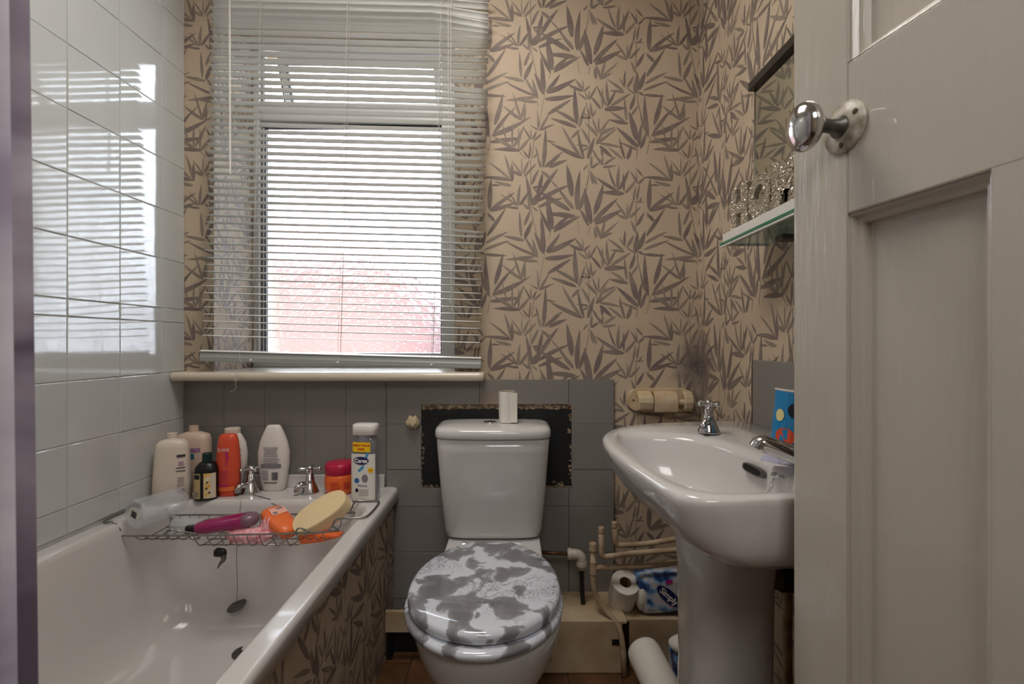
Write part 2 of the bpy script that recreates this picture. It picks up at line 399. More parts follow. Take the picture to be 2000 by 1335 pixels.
# ---------------------------------------------------------------- bamboo leaf print, one repeat of the paper
CROPS = {'A': (950, 150), 'B': (1100, 150), 'C': (950, 305), 'D': (1100, 305)}
LEAVES = {
'A': [(0,105,330,-60,40),(-20,215,350,80,36),(-20,295,300,315,36),(40,960,-10,350,60),(140,770,260,310,60),(120,920,390,570,44),
(110,950,610,715,62),(80,1060,540,1000,56),(530,1195,150,1180,50),(430,1160,140,985,44),(425,1150,430,780,26),(520,1180,520,850,20),
(450,1130,600,820,36),(320,1000,270,780,20),(540,1190,690,1010,36),(580,700,290,485,34),(560,680,440,290,28),(560,690,630,415,40),
(610,700,635,520,26),(600,715,710,660,20),(380,610,470,480,18),(800,310,340,95,30),(820,330,620,-10,36),(830,340,755,60,44),
(780,330,350,375,42),(820,405,560,390,32),(600,65,300,0,40),(910,260,790,-40,55),(930,270,900,-180,66),(980,240,1180,-20,46),
(1000,255,1420,50,62),(970,360,1390,305,56),(1010,600,1350,385,52),(840,860,720,790,16),(840,850,825,560,18),(870,860,1015,620,28),
(870,870,1090,780,28),(720,1020,610,830,20),(735,1020,725,860,16),(755,1010,810,890,20),(770,1040,890,930,24),(970,1040,1120,1070,16),
(925,1450,960,880,52),(1460,740,1130,550,42),(1452,815,1080,685,46),(1080,1335,1240,1230,22),(1550,1320,1080,1095,52),
(690,1330,715,1080,26),(850,1335,805,1150,26),(680,1310,600,1200,22),(770,1310,820,1260,16)],
'B': [(225,760,190,200,62),(260,810,350,500,36),(310,230,80,125,34),(310,210,200,50,34),(320,230,315,60,16),(340,230,430,150,20),
(380,370,240,260,22),(400,360,350,230,16),(415,370,425,230,18),(430,360,545,155,26),(610,520,460,335,36),(700,460,560,170,36),
(640,500,635,200,28),(740,440,710,90,40),(720,470,850,240,36),(790,460,1070,285,40),(680,530,1000,515,64),(970,220,735,50,30),
(990,250,780,225,30),(1000,170,915,30,20),(1000,140,1010,-80,30),(1040,170,1140,0,36),(1040,190,1160,280,20),(990,715,780,580,34),
(1050,760,770,705,46),(1035,710,1000,360,36),(1210,1140,890,845,60),(1210,1190,940,1070,30),(1190,1020,1080,600,78),
(1230,1120,1280,780,46),(1260,1160,1350,920,46),(550,950,370,765,40),(565,910,480,690,26),(580,900,580,680,14),(590,900,745,700,18),
(600,930,830,830,40),(545,1090,680,830,26),(560,1080,835,865,30),(600,1085,930,1150,36),(600,1130,800,1310,52),(430,1080,300,850,40),
(335,1320,240,900,42),(400,1320,500,1010,52),(290,1310,0,840,44),(400,1130,230,1110,22),(330,1200,410,1150,24),(260,870,140,990,36),
(430,650,410,520,16),(470,650,445,430,26),(450,665,300,660,26),(470,650,530,550,20),(390,640,340,590,16),(1000,1330,920,1010,32),
(1040,1335,1110,1130,46),(960,1335,740,1160,32),(560,1335,480,1190,32),(1090,530,1165,300,44),(1100,640,1220,470,32),
(1190,260,1205,-60,62),(1240,200,1330,-60,60),(1160,300,1150,90,22),(640,1290,620,1130,28),(1230,250,1310,300,30),(1330,880,1260,640,34)],
'C': [(400,390,-20,345,48),(370,360,70,120,30),(400,360,300,0,36),(420,400,415,130,46),(400,475,150,410,40),(90,470,220,475,22),
(570,290,410,70,18),(575,280,575,40,12),(570,310,420,240,40),(600,280,690,80,30),(620,320,800,130,30),(50,850,75,390,60),
(70,880,430,610,46),(90,885,430,770,46),(130,1050,20,940,40),(500,800,250,630,20),(500,790,350,580,20),(520,790,550,480,38),
(545,790,690,570,38),(520,845,330,820,28),(740,780,650,350,48),(700,860,680,640,28),(830,620,910,290,52),(890,610,1150,230,52),
(860,720,1320,485,52),(860,820,1210,690,42),(740,450,845,230,36),(760,500,930,490,22),(830,580,770,520,26),(760,780,880,600,84),
(1345,870,910,600,62),(1420,980,1070,930,60),(1065,1180,990,690,84),(1100,1180,1340,980,46),(1110,1220,1500,990,52),(1410,850,1170,520,42),
(1040,1230,880,900,46),(925,1345,890,1010,52),(960,170,1180,0,46),(1030,180,1290,70,46),(890,180,840,20,36),(1050,370,900,240,40),
(1170,520,1050,390,18),(20,1280,290,880,46),(565,1300,540,930,36),(620,1110,710,890,36),(620,1335,745,1060,50),(690,860,590,770,28),(830,890,750,820,22)],
'D': [(140,640,65,180,78),(225,850,270,280,66),(265,860,370,540,52),(160,830,-10,630,40),(190,975,-160,960,50),(450,1080,350,560,82),
(405,1120,280,880,46),(510,930,640,490,70),(505,1050,850,720,56),(530,1090,920,890,66),(535,1330,520,1150,42),(600,1310,540,1120,36),
(620,1280,680,1040,32),(600,1315,880,1080,30),(600,1335,790,1250,42),(860,550,550,350,42),(980,610,640,590,62),(850,500,740,200,26),
(890,545,912,180,42),(990,560,985,290,30),(920,530,1060,240,42),(1015,590,1170,410,36),(1030,1000,850,740,26),(1040,990,1040,780,14),
(1055,990,1150,700,30),(1085,1000,1240,840,30),(1040,1020,850,930,30),(1205,440,1100,260,22),(1205,440,1190,280,18),(1290,320,1185,200,24),
(1225,450,1330,350,26),(540,450,440,240,36),(490,450,440,290,24),(330,220,400,140,22),(460,190,580,110,28),(450,180,465,0,32),
(650,140,530,0,36),(670,130,850,20,30),(650,175,850,150,26),(640,100,640,0,24),(1140,700,1175,500,28),(1200,700,1240,480,22),
(1170,740,1310,740,24),(1180,1240,1110,1060,34),(1200,1130,1310,930,42),(1240,740,1280,670,20)]}
STEMS = {'A': [(950,290,870,700,8),(770,1060,740,1335,12),(75,970,20,1260,10),(825,400,850,480,8),(840,850,880,700,8),(520,1200,640,1330,8),(990,620,1020,600,8)],
'B': [(370,420,415,640,12),(415,640,430,1335,10),(1205,0,1210,400,12),(1210,400,1335,880,14),(540,950,545,1100,8),(1210,1180,1190,1335,8)],
'C': [(720,60,725,850,12),(725,850,830,1335,12),(1045,1230,1020,1335,8),(850,780,880,900,10),(40,900,30,1000,8)],
'D': [(420,190,410,330,9),(410,330,375,540,12),(215,960,265,1250,7),(435,1140,410,1260,8),(1185,760,1180,1180,12),(1240,470,1200,700,10)]}
PER = 311 / 565.0
def leaf_poly(bx, by, tx, ty, w_, curve=0.0):
    dx, dy = tx - bx, ty - by; L = math.hypot(dx, dy); ux, uy = dx / L, dy / L; nx, ny = -uy, ux
    prof = [(0, .28), (.08, .62), (.22, .94), (.38, 1), (.55, .9), (.75, .62), (.9, .3)]
    c = lambda t: curve * L * math.sin(PI * t)
    a = [(bx + ux * L * t + nx * (h * w_ / 2 + c(t)), by + uy * L * t + ny * (h * w_ / 2 + c(t))) for t, h in prof]
    b = [(bx + ux * L * t - nx * (h * w_ / 2 - c(t)), by + uy * L * t - ny * (h * w_ / 2 - c(t))) for t, h in prof]
    return a + [(tx, ty)] + b[::-1]
rl = random.Random(3)
UNIT = []
for k, (ox, oy) in CROPS.items():
    def cv(x, y): return ((ox + x / 8.344 - 1000) / 565, 1.02 - (oy + y / 8.344 - 667.5) / 565)
    for L in LEAVES[k]:
        ex_, ey_ = (L[2] - L[0]) * .10, (L[3] - L[1]) * .10
        pl = leaf_poly(L[0] - ex_ * .3, L[1] - ey_ * .3, L[2] + ex_, L[3] + ey_, L[4] * 1.22 + 4, curve=rl.uniform(-.03, .03)); UNIT.append(([cv(*p) for p in pl], L[4] > 44 or rl.random() < .3))
    for x0, y0, x1, y1, w_ in STEMS[k]:
        d = math.hypot(x1 - x0, y1 - y0); nx, ny = -(y1 - y0) / d * w_ / 2, (x1 - x0) / d * w_ / 2
        UNIT.append(([cv(x0 + nx, y0 + ny), cv(x1 + nx, y1 + ny), cv(x1 - nx, y1 - ny), cv(x0 - nx, y0 - ny)], False))
def clip(poly, r):
    for ax, val, keep in ((0, r[0], 1), (0, r[1], -1), (1, r[2], 1), (1, r[3], -1)):
        out = []
        for i in range(len(poly)):
            a, b = poly[i - 1], poly[i]
            ia, ib = keep * (a[ax] - val) >= 0, keep * (b[ax] - val) >= 0
            if ia != ib:
                t = (val - a[ax]) / (b[ax] - a[ax]); out.append((a[0] + t * (b[0] - a[0]), a[1] + t * (b[1] - a[1])))
            if ib: out.append(b)
        poly = out
        if len(poly) < 3: return None
    return poly
def leaf_print(name, rects, fn, parent, du=0.0, dv=0.0, label='grey bamboo leaf print'):
    """flat print on the paper: fn(u, v, lift) -> point"""
    A, B = MB(), MB()
    for r in rects:
        for iu in range(int((r[0] - 1.2) / PER) - 2, int((r[1] + 1.2) / PER) + 3):
            for iv in range(int((r[2] - 2.2) / PER) - 2, int((r[3] + 1) / PER) + 2):
                ou, ov = iu * PER + du, iv * PER + dv
                for q, (pl, dark) in enumerate(UNIT):
                    us = [p[0] + ou for p in pl]
                    if max(us) < r[0] or min(us) > r[1]: continue
                    vs = [p[1] + ov for p in pl]
                    if max(vs) < r[2] or min(vs) > r[3]: continue
                    c = clip(list(zip(us, vs)), r)
                    if c:
                        mb = B if dark else A; h = 0.0003 + 0.00004 * (q % 16)
                        mb.add([fn(u, v, h) for u, v in c], [tuple(range(len(c)))])
    o = obj(name, A, M['leaf'], parent, label=label, kind='stuff')
    obj(name, B, M['leaf_dark'], parent, label='darker bamboo leaf print', kind='stuff')
    return o

# ---------------------------------------------------------------- room shell
XL, XR, YB, YF, ZC = -1.134, 0.646, 1.646, -0.12, 2.45
OX0, OX1, OZ0, OZ1 = -1.03, -0.198, 0.92, 2.22      # window opening
floor = struct('floor', MB().box(XL - .1, XR + .1, YF - 1.2, YB + .1, -.06, 0), mat('floor_underlay', (60, 42, 30), 0.7))
M['plank'] = mat('brown_wood_plank', (108, 76, 50), 0.45, var=0.35, vscale=9, stretch=(1, 1, 1), col2=(74, 48, 30))
pk = None
for i in range(11):
    for j in range(4):
        x0 = XL + i * .163; y0 = YF - .02 + j * .55 - (i % 2) * .27
        y1 = min(y0 + .546, YB); y0 = max(y0, YF); x1 = min(x0 + .161, XR)
        if y1 - y0 < .03 or x1 <= x0: continue
        obj('plank', MB().box(x0 + .001, x1, y0, y1, 0.0, .004 + .0006 * ((i + j) % 3)), M['plank'], floor)
struct('ceiling', MB().box(XL - .1, XR + .1, YF - 1.2, YB + .4, ZC, ZC + .06), M['ceiling'])
wall_left = struct('wall_left', MB().box(XL - .1, XL, YF - .1, YB + .4, 0, ZC), M['grout'])
wall_right = struct('wall_right', MB().box(XR, XR + .1, YF - .1, YB + .4, 0, ZC), M['wallpaper'])
wb = MB()
wb.box(XL, OX0, YB, YB + .4, 0, ZC); wb.box(OX1, XR, YB, YB + .4, 0, ZC)
wb.box(OX0, OX1, YB, YB + .4, 0, OZ0 - .03); wb.box(OX0, OX1, YB, YB + .4, OZ1, ZC)
wall_back = struct('wall_back', wb, M['wallpaper'])
wf = MB(); DX0, DX1 = -.36, .53
wf.box(XL, DX0, YF - .1, YF, 0, ZC); wf.box(DX1, XR, YF - .1, YF, 0, ZC); wf.box(DX0, DX1, YF - .1, YF, 2.05, ZC)
struct('wall_front', wf, M['wall_plain'])
hw = MB(); hw.box(XL - .1, XR + .1, YF - 1.3, YF - 1.2, 0, ZC)
struct('wall_hall', hw, M['wall_plain'])
struct('wall_hall_left', MB().box(XL - .2, XL - .1, YF - 1.2, YF - .1, 0, ZC), M['wall_plain'])
struct('wall_hall_right', MB().box(XR + .1, XR + .2, YF - 1.2, YF - .1, 0, ZC), M['wall_plain'])
db = MB(); db.box(DX0 - .07, DX0, YF - .115, YF + .015, 0, 2.05); db.box(DX1, DX1 + .07, YF - .115, YF + .015, 0, 2.05); db.box(DX0 - .07, DX1 + .07, YF - .115, YF + .015, 2.05, 2.12)
struct('trim_1', db, M['door'], bevel=.006)
# print on the papered walls
leaf_print('leaf_print', [(XL, OX0, .9, ZC), (OX0, OX1, OZ1, ZC), (OX1, XR, .88, ZC), (.352, XR, 0, .88)],
           lambda u, v, h: Vector((u, YB - h, v)), wall_back)
leaf_print('leaf_print', [(OX0 - .245, OX0, OZ0, OZ1)], lambda u, v, h: Vector((OX0 + h, YB + (OX0 - u), v)), wall_back, du=.12)
leaf_print('leaf_print', [(XR, XR + YB - YF, 0, ZC)], lambda u, v, h: Vector((XR - h, YB - (u - XR), v)), wall_right, du=.03)
# glazed tiles up the left wall
cols = [1.212 + .163 * k for k in range(-8, 3)]
ys = [YF] + [y for y in cols if y > YF + .02] + [YB]
zs = [.438, .598, .758, .9195, 1.085, 1.13, 1.29, 1.45, 1.614, 1.78, 1.945, 2.11, 2.275, ZC]
rt = random.Random(11)
for i in range(len(ys) - 1):
    for j in range(len(zs) - 1):
        if zs[j + 1] < .50: continue
        g = .0012; a = rt.uniform(-.0007, .0007); b = rt.uniform(-.0007, .0007)
        y0, y1, z0, z1 = ys[i] + g, ys[i + 1] - g, max(zs[j], .53) + g, zs[j + 1] - g
        mb = MB(); mb.box(XL - .003, XL + .0022, y0, y1, z0, z1)
        for v in mb.v:
            if v.x > XL: v.x += a * (1 if v.y > y0 + .01 else -1) + b * (1 if v.z > z0 + .01 else -1)
        obj('tile', mb, M['tile_left'], wall_left, bevel=.0016)
# painted tiles on the back wall
HX0, HX1, HZ0, HZ1 = -.312, .205, .52, .806
def sub_rect(r, h):
    x0, x1, z0, z1 = r; a0, a1, b0, b1 = max(x0, h[0]), min(x1, h[1]), max(z0, h[2]), min(z1, h[3])
    if a0 >= a1 or b0 >= b1: return [r]
    out = []
    if z1 > b1: out.append((x0, x1, b1, z1))
    if z0 < b0: out.append((x0, x1, z0, b0))
    if x0 < a0: out.append((x0, a0, b0, b1))
    if x1 > a1: out.append((a1, x1, b0, b1))
    return out
gm = MB()
for r_ in ((XL + .002, -.434, 0, .887, .0045), (-.434, .352, 0, .887, .0085)):
    for q in sub_rect(r_[:4], (HX0, HX1, HZ0, HZ1)): gm.box(q[0], q[1], YB - r_[4], YB, q[2], q[3])
struct('grout', gm, M['grout_dark'], wall_back)
xs_ = [-.433, -.425, -.1115, .195, .350]; zz = [.892, .738, .582, .456, .298, .14, 0.0]
for i in range(1, len(xs_) - 1):
    for j in range(len(zz) - 1):
        x0, x1 = xs_[i] + .0008, xs_[i + 1] - .0008
        if i == 1: x0 = -.430
        r = (x0, x1, zz[j + 1] + .0008, zz[j] - .0008)
        ps = sub_rect(r, (HX0, HX1, HZ0, HZ1))
        if not ps: continue
        mb = MB(); dd = rt.uniform(-.0008, .0012)
        for q in ps: mb.box(q[0], q[1], YB - .011 - dd, YB - .003, q[2], q[3])
        obj('tile', mb, M['tile_back'], wall_back, bevel=.0012 if len(ps) == 1 else 0)
for i in range(5):
    for j in range(3):
        x0 = XL + .002 + i * .14; x1 = min(x0 + .1392, -.4345); z1 = .890 - j * .16; z0 = max(z1 - .1594, .53)
        obj('tile', MB().box(x0, x1, YB - .006, YB - .003, z0, z1), M['tile_back'], wall_back, bevel=.0006)
# black sealed patch where tiles are missing behind the cistern, with its crumbled edge
rp = random.Random(5)
def ragged(x0, x1, z0, z1, step, amp):
    pts = []
    n = int((x1 - x0) / step); m_ = int((z1 - z0) / step)
    for k in range(n): pts.append((x0 + (x1 - x0) * k / n, z0 + rp.uniform(-amp, amp)))
    for k in range(m_): pts.append((x1 + rp.uniform(-amp, amp), z0 + (z1 - z0) * k / m_))
    for k in range(n): pts.append((x1 - (x1 - x0) * k / n, z1 + rp.uniform(-amp, amp)))
    for k in range(m_): pts.append((x0 + rp.uniform(-amp, amp), z1 - (z1 - z0) * k / m_))
    return pts
obj('render_patch', MB().prism(ragged(HX0 - .001, HX1 + .001, HZ0, HZ1, .02, .003), lambda u, v, d: Vector((u, YB - d, v)), .003, .0058), M['rubble'], wall_back, label='bare crumbling plaster')
obj('sealant_patch', MB().prism(ragged(HX0 + .003, HX1 - .001, HZ0 + .006, HZ1 - .017, .010, .004), lambda u, v, d: Vector((u, YB - d, v)), .004, .0075), M['tank'], wall_back, label='black painted sealant')
crumb = MB()
for k in range(95):
    s_ = rp.random()
    if s_ < .55: x, z = rp.uniform(HX0, HX1), HZ1 - rp.uniform(0, .022) * rp.random()
    elif s_ < .72: x, z = HX0 + rp.uniform(0, .010), rp.uniform(HZ0, HZ1)
    elif s_ < .85: x, z = HX1 - rp.uniform(0, .010), rp.uniform(HZ0, HZ1)
    else: x, z = rp.choice([rp.uniform(HX0, HX0 + .04), rp.uniform(HX1 - .06, HX1)]), HZ0 + rp.uniform(0, .02)
    s_ = rp.uniform(.0015, .0048)
    crumb.obox(Matrix.Translation((x, YB - .008, z)) @ Matrix.Rotation(rp.uniform(0, 3), 4, 'Y') @ Matrix.Rotation(rp.uniform(-.5, .5), 4, 'X'), s_ * 1.3, .002, s_ * .7)
obj('plaster_crumbs', crumb, M['rubble'], wall_back, kind='stuff')
# small piece of tile over the patch top edge
obj('plaster_strip', MB().box(-.108, .02, YB - .0125, YB - .004, .806, .846), mat('bare_tile_back', (150, 136, 124), .7, var=.2, vscale=12), wall_back, label='bare brownish strip of a broken tile')
# splashback on the right wall
sp = struct('splashback', MB().box(XR - .009, XR, .62, 1.262, .80, .973), M['tile_back'], wall_right, bevel=.002)
struct('adhesive', MB().box(XR - .0065, XR, 1.262, 1.270, .80, .972), M['copper'], wall_right)

# ---------------------------------------------------------------- window
def roll(mb, cx, cz, deg):
    R = Matrix.Translation((cx, 0, cz)) @ Matrix.Rotation(math.radians(deg), 4, 'Y') @ Matrix.Translation((-cx, 0, -cz))
    return xf(mb, R)
win = empty('window_1', (-.6, 1.92, OZ0)); win['kind'] = 'structure'; win['label'] = 'white framed window with patterned glass and an open top light'
WY0, WY1 = 1.893, 1.953
gx0, gx1 = -1.005, -.281
fr = MB()
fr.box(OX0, gx0, WY0, WY1, OZ0, OZ1); fr.box(gx1, OX1, WY0, WY1, OZ0, OZ1)
fr.box(gx0, gx1, WY0, WY1, OZ1 - .035, OZ1); fr.box(gx0, gx1, WY0, WY1, OZ0, .976); 
obj('frame', fr, M['upvc'], win, bevel=.004)
obj('transom', roll(MB().box(gx0 - .004, gx1 + .004, WY0 - .004, WY1, 1.893, 1.970), -.6, 1.93, 1.0), M['upvc'], win, bevel=.006)
obj('pane', MB().box(gx0, gx1, 1.926, 1.930, .970, 1.90), M['obscure'], win, label='flower patterned obscure glass')
gk = MB()
for x in (gx0, gx0 + .013, gx1 - .005): gk.box(x, x + .0045, 1.910, 1.928, .976, 1.892)
gk.box(gx0 + .002, gx1 - .001, 1.910, 1.928, 1.878, 1.892)
obj('gasket', gk, M['gasket'], win)
obj('bead', MB().box(gx0 + .0046, gx0 + .0126, 1.910, 1.926, .976, 1.89), M['upvc'], win)
# top light, hinged at its head and pushed out
tp = MB(); a = math.radians(24); HZ = OZ1 - .045; Ls = .205
S = Matrix.Translation((0, 1.928, HZ)) @ Matrix.Rotation(a, 4, 'X')
sash = MB(); x0, x1 = gx0 + .06, gx1 - .008
for q in ((x0, x0 + .03, -Ls, 0), (x1 - .03, x1, -Ls, 0), (x0 + .03, x1 - .03, -.03, 0), (x0 + .03, x1 - .03, -Ls, -Ls + .03)):
    sash.box(q[0], q[1], -.015, .018, q[2], q[3])
sash_o = obj('top_sash', xf(sash, S), M['upvc'], win, bevel=.003)
obj('pane', xf(MB().box(x0 + .03, x1 - .03, 0, .003, -Ls + .03, -.03), S), M['obscure'], sash_o)
gk = MB(); 
for q in ((x0 + .028, x0 + .033), (x0 - .003, x0 + .001)): gk.box(q[0], q[1], -.017, .0, -Ls + .028, -.028)
gk.box(x0 + .03, x1 - .03, -.017, 0, -.033, -.028)
obj('gasket', xf(gk, S), M['gasket'], sash_o)
obj('stay', MB().tube([(gx0 + .006, 1.935, 1.985), (gx0 + .03, 1.97, 1.988), (x0 + .01, 2.0, 1.996)], .003), M['dullmetal'], win)
gk = MB().box(gx0, gx0 + .0045, 1.908, 1.928, 1.97, OZ1 - .035)
obj('gasket', gk, M['gasket'], win)
# sill board with a rounded nose
prof = [(1.85, .890), (1.60, .890)] + [(1.585 - .0 - .015 * math.sin(t), .905 - .015 * math.cos(t)) for t in [k * PI / 8 for k in range(9)]] + [(1.60, .920), (1.85, .920)]
sill = MB().prism([(y, z) for y, z in prof], lambda u, v, d: Vector((d, u, v)), XL + .012, -.092)
sill = MB()
def nose(x, s_=1.0): return [Vector((x, y if y > 1.6 else 1.6 + (y - 1.6) * s_, .905 + (z - .905) * s_)) for y, z in prof]
sill.loft([nose(-1.142, .75), nose(-1.136), nose(-.108), nose(-.097, .93), nose(-.092, .7)])
# the nose runs in front of the wall; notch the part that would enter the wall outside the opening
sl = MB()
sl.loft([[Vector((x, min(y, YB - .0005), z)) for y, z in [(p_.y, p_.z) for p_ in nose(x, s_)]] for x, s_ in ((XL + .0055, 1), (-.108, 1), (-.097, .93), (-.092, .7))])
sl.box(OX0 + .0005, OX1 - .0005, YB - .0006, WY0 + .02, .8902, .9198)
obj('window_sill', sl, M['paint_cream'], win, smooth=False, label='cream gloss painted sill board')
# ---------------------------------------------------------------- venetian blind
bl = thing('venetian_blind', 'white slatted venetian blind hanging askew across the window', 'blind', (-.555, 1.60, 1.0))
BX0, BX1, BY = -1.022, -.088, 1.598
BR = 1.5
rb = random.Random(4)
NS = 53
def slat(k):
    z = 2.262 - .0237 * k
    mb = MB(); rings = []
    tilt = -0.20 + .0036 * k + rb.uniform(-.05, .04)
    if k in (13, 14): tilt -= .12
    if k < 9: tilt -= .20 + .05 * (9 - k)
    xe0 = BX0 + rb.uniform(0, .008); xe1 = BX1 - rb.uniform(0, .006)
    if k < 3: xe1 -= .05
    droop = {4: .010, 5: .022, 6: .028, 7: .024, 8: .016, 9: .008, 16: .012, 17: .008, 41: .004, 36: .012}.get(k, rb.uniform(-.001, .003))
    kink = -.245
    nx = 26
    if k > 44: sagm = .004 * (k - 44) / 8
    else: sagm = .0012
    for i in range(nx + 1):
        x = xe0 + (xe1 - xe0) * i / nx
        dz = 0
        if x > kink: dz = -droop * ((x - kink) / (xe1 - kink)) ** .8
        twist = tilt - (droop * 14 * max(0, (x - kink)) / (xe1 - kink) if x > kink else 0)
        sag = -sagm * math.sin(PI * (x - xe0) / (xe1 - xe0)) * .5
        ring = []
        for j in range(6):
            s_ = -1 + 2 * j / 5; y = s_ * .0125; h = .0028 * (1 - s_ * s_)
            ring.append(Vector((x, BY + y * math.cos(twist) - h * math.sin(twist), z + dz + sag + y * math.sin(twist) + h * math.cos(twist))))
        for j in range(5, -1, -1):
            s_ = -1 + 2 * j / 5; y = s_ * .0125; h = .0028 * (1 - s_ * s_) - .0005
            ring.append(Vector((x, BY + y * math.cos(twist) - h * math.sin(twist), z + dz + sag + y * math.sin(twist) + h * math.cos(twist))))
        rings.append(ring)
    mb.loft(rings)
    return roll(mb, -.555, 1.6, BR)
for k in range(NS): obj('slat', slat(k), M['slat'], bl, smooth=True)
obj('head_rail', MB().box(BX0, BX1, BY - .0145, BY + .0145, 2.285, 2.31), M['rail'], bl, bevel=.002)
zb = 2.262 - .0237 * NS + .0
br = MB(); n0 = []
pr = [(-.014, -.003), (-.0145, .0), (-.0145, .0135), (-.0125, .0155), (-.0118, .0165), (-.0095, .0290), (.0095, .0290), (.0145, .0155), (.014, -.003)]
br.prism(pr, lambda u, v, d: Vector((d, BY + u, .946 + v)), BX0 - .002, BX1 + .002)
obj('bottom_rail', roll(br, -.555, 1.6, BR), M['rail'], bl, bevel=.0015)
br = MB().prism([(-.0135, .0), (-.0135, .0012), (0, .005), (.0135, .0012), (.0135, 0), (0, .0035)], lambda u, v, d: Vector((d, BY + u, .9765 + v)), BX0 - .004, BX1 + .002)
obj('slat', roll(br, -.555, 1.6, BR), M['slat'], bl)
for px in (-.8515, -.5626, -.2511):
    b_ = MB().lathe([(.004, 0), (.004, .003), (.002, .004)], Matrix.Translation((px, BY - .0145, .952)) @ Matrix.Rotation(PI / 2, 4, 'X'), 10)
    obj('plug_button', roll(b_, -.555, 1.6, BR), M['white_pl'], bl)
    ld = MB()
    for yy in (-.0135, .0135): ld.tube([(px, BY + yy, 2.285), (px + .001, BY + yy, 1.6), (px - .001, BY + yy, .962)], .0006, 5)
    ld.tube([(px + .004, BY, 2.285), (px + .004, BY - .002, 1.2), (px + .003, BY, .962)], .0006, 5)
    obj('ladder_cord', roll(ld, -.555, 1.6, BR), M['cord'], bl)
obj('tilt_wand', MB().tube([(-.935, BY - .022, 2.29), (-.934, BY - .022, 1.9), (-.932, BY - .024, 1.575)], .0028, 8), M['white_pl'], bl)
lc = MB()
lc.tube([(-.212, BY - .02, 2.29), (-.211, BY - .02, 1.6), (-.199, BY - .022, 1.19), (-.198, BY - .022, 1.14)], .0009, 5)
lc.tube([(-.203, BY - .02, 2.29), (-.203, BY - .02, 1.5), (-.203, BY - .02, 1.165)], .0009, 5)
lc.lathe([(.003, 0), (.0035, .012), (.0012, .02)], Matrix.Translation((-.198, BY - .022, 1.122)), 8)
lc.lathe([(.003, 0), (.0035, .012), (.0012, .02)], Matrix.Translation((-.203, BY - .02, 1.147)), 8)
obj('lift_cord', lc, M['cord'], bl)
q = [P(487, 645, 1.575), P(482, 665, 1.575), P(470, 680, 1.575), P(468, 700, 1.572), P(472, 712, 1.560), P(463, 726, 1.555), P(458, 738, 1.552), P(461, 744, 1.552), P(464, 732, 1.552), P(460, 748, 1.552), P(461, 758, 1.555), P(450, 765, 1.56)]
obj('frayed_cord', MB().tube(catmull(q, 5), .0008, 5), M['cord'], bl)

# ---------------------------------------------------------------- outside: a brick house across the way
M['brick'] = mat('outside_brick', (116, 84, 77), .9, var=.25, vscale=5)
M['outrender'] = mat('outside_pale_render', (104, 98, 108), .9)
gr_ = struct('ground', MB().box(-30, 30, 2.2, 40, -3.1, -3.0), mat('ground_slabs', (130, 126, 122), .9))
bh = thing('brick_house', 'red brick house seen blurred through the patterned window glass', 'house', (-4.0, 5.5, -3.0))
obj('wall', MB().box(-6.4, -1.35, 5.2, 9, -3.0, 1.95), M['brick'], bh)
obj('roof', MB().prism([(-6.7, 1.951), (-1.2, 1.951), (-4.0, 2.8)], lambda u, v, d: Vector((u, d, v)), 5.0, 9.2), mat('slate_roof', (150, 142, 146), .8), bh)
ph = thing('rendered_house', 'pale rendered house beside the brick one, blurred through the glass', 'house', (1.0, 8.5, -3.0))
obj('wall', MB().box(-1.9, 5, 9.6, 12, -3.0, 1.55), M['outrender'], ph)
obj('roof', MB().prism([(-2.2, 1.55), (5.2, 1.55), (4, 2.5), (-1.0, 2.5)], lambda u, v, d: Vector((u, d, v)), 9.4, 12.2), mat('slate_roof_pale', (168, 166, 176), .8), ph)

# ---------------------------------------------------------------- bath
BZ = .523
bath = thing('bathtub', 'white enamel bathtub along the tiled wall with a papered side panel', 'bath', (-.77, .8, 0))
ox0, ox1, oy0, oy1 = XL + .003, -.388, -.06, YB - .007
ix0, ix1, iy0, iy1 = -1.078, -.437, .06, 1.497
N8 = 10
rings = [rrect(ox0 + .0, ox1 - .006, oy0, oy1, .022, .480, N8), rrect(ox0, ox1, oy0, oy1, .022, .484, N8), rrect(ox0, ox1, oy0, oy1, .022, BZ - .014, N8), rrect(ox0, ox1, oy0, oy1, .022, BZ - .009, N8), rrect(ox0 + .002, ox1 - .003, oy0 + .003, oy1 - .001, .02, BZ - .003, N8),
         rrect(ox0 + .004, ox1 - .005, oy0 + .005, oy1 - .003, .02, BZ - .0008, N8), rrect(ox0 + .006, ox1 - .007, oy0 + .009, oy1 - .005, .02, BZ, N8), rrect(ox0 + .008, ox1 - .010, oy0 + .012, oy1 - .007, .02, BZ, N8),
         rrect(ix0 - .012, ix1 + .009, iy0 - .012, iy1 + .014, .10, BZ, N8),
         rrect(ix0 - .008, ix1 + .005, iy0 - .008, iy1 + .008, .10, BZ, N8), rrect(ix0 - .001, ix1 + .0, iy0 - .001, iy1 + .001, .10, BZ - .004, N8),
         rrect(ix0 + .004, ix1 - .005, iy0 + .006, iy1 - .004, .10, BZ - .02, N8),
         rrect(ix0 + .016, ix1 - .016, iy0 + .03, iy1 - .016, .11, BZ - .12, N8), rrect(ix0 + .03, ix1 - .03, iy0 + .09, iy1 - .032, .12, BZ - .25, N8),
         rrect(ix0 + .05, ix1 - .05, iy0 + .16, iy1 - .055, .13, BZ - .325, N8), rrect(ix0 + .085, ix1 - .085, iy0 + .22, iy1 - .095, .12, BZ - .36, N8),
         rrect(ix0 + .14, ix1 - .14, iy0 + .30, iy1 - .16, .10, BZ - .372, N8)]
obj('tub', MB().loft(rings, False, True), M['bath'], bath, smooth=True)
pb = MB().box(-.412, -.4045, -.05, YB - .02, .0, .486)
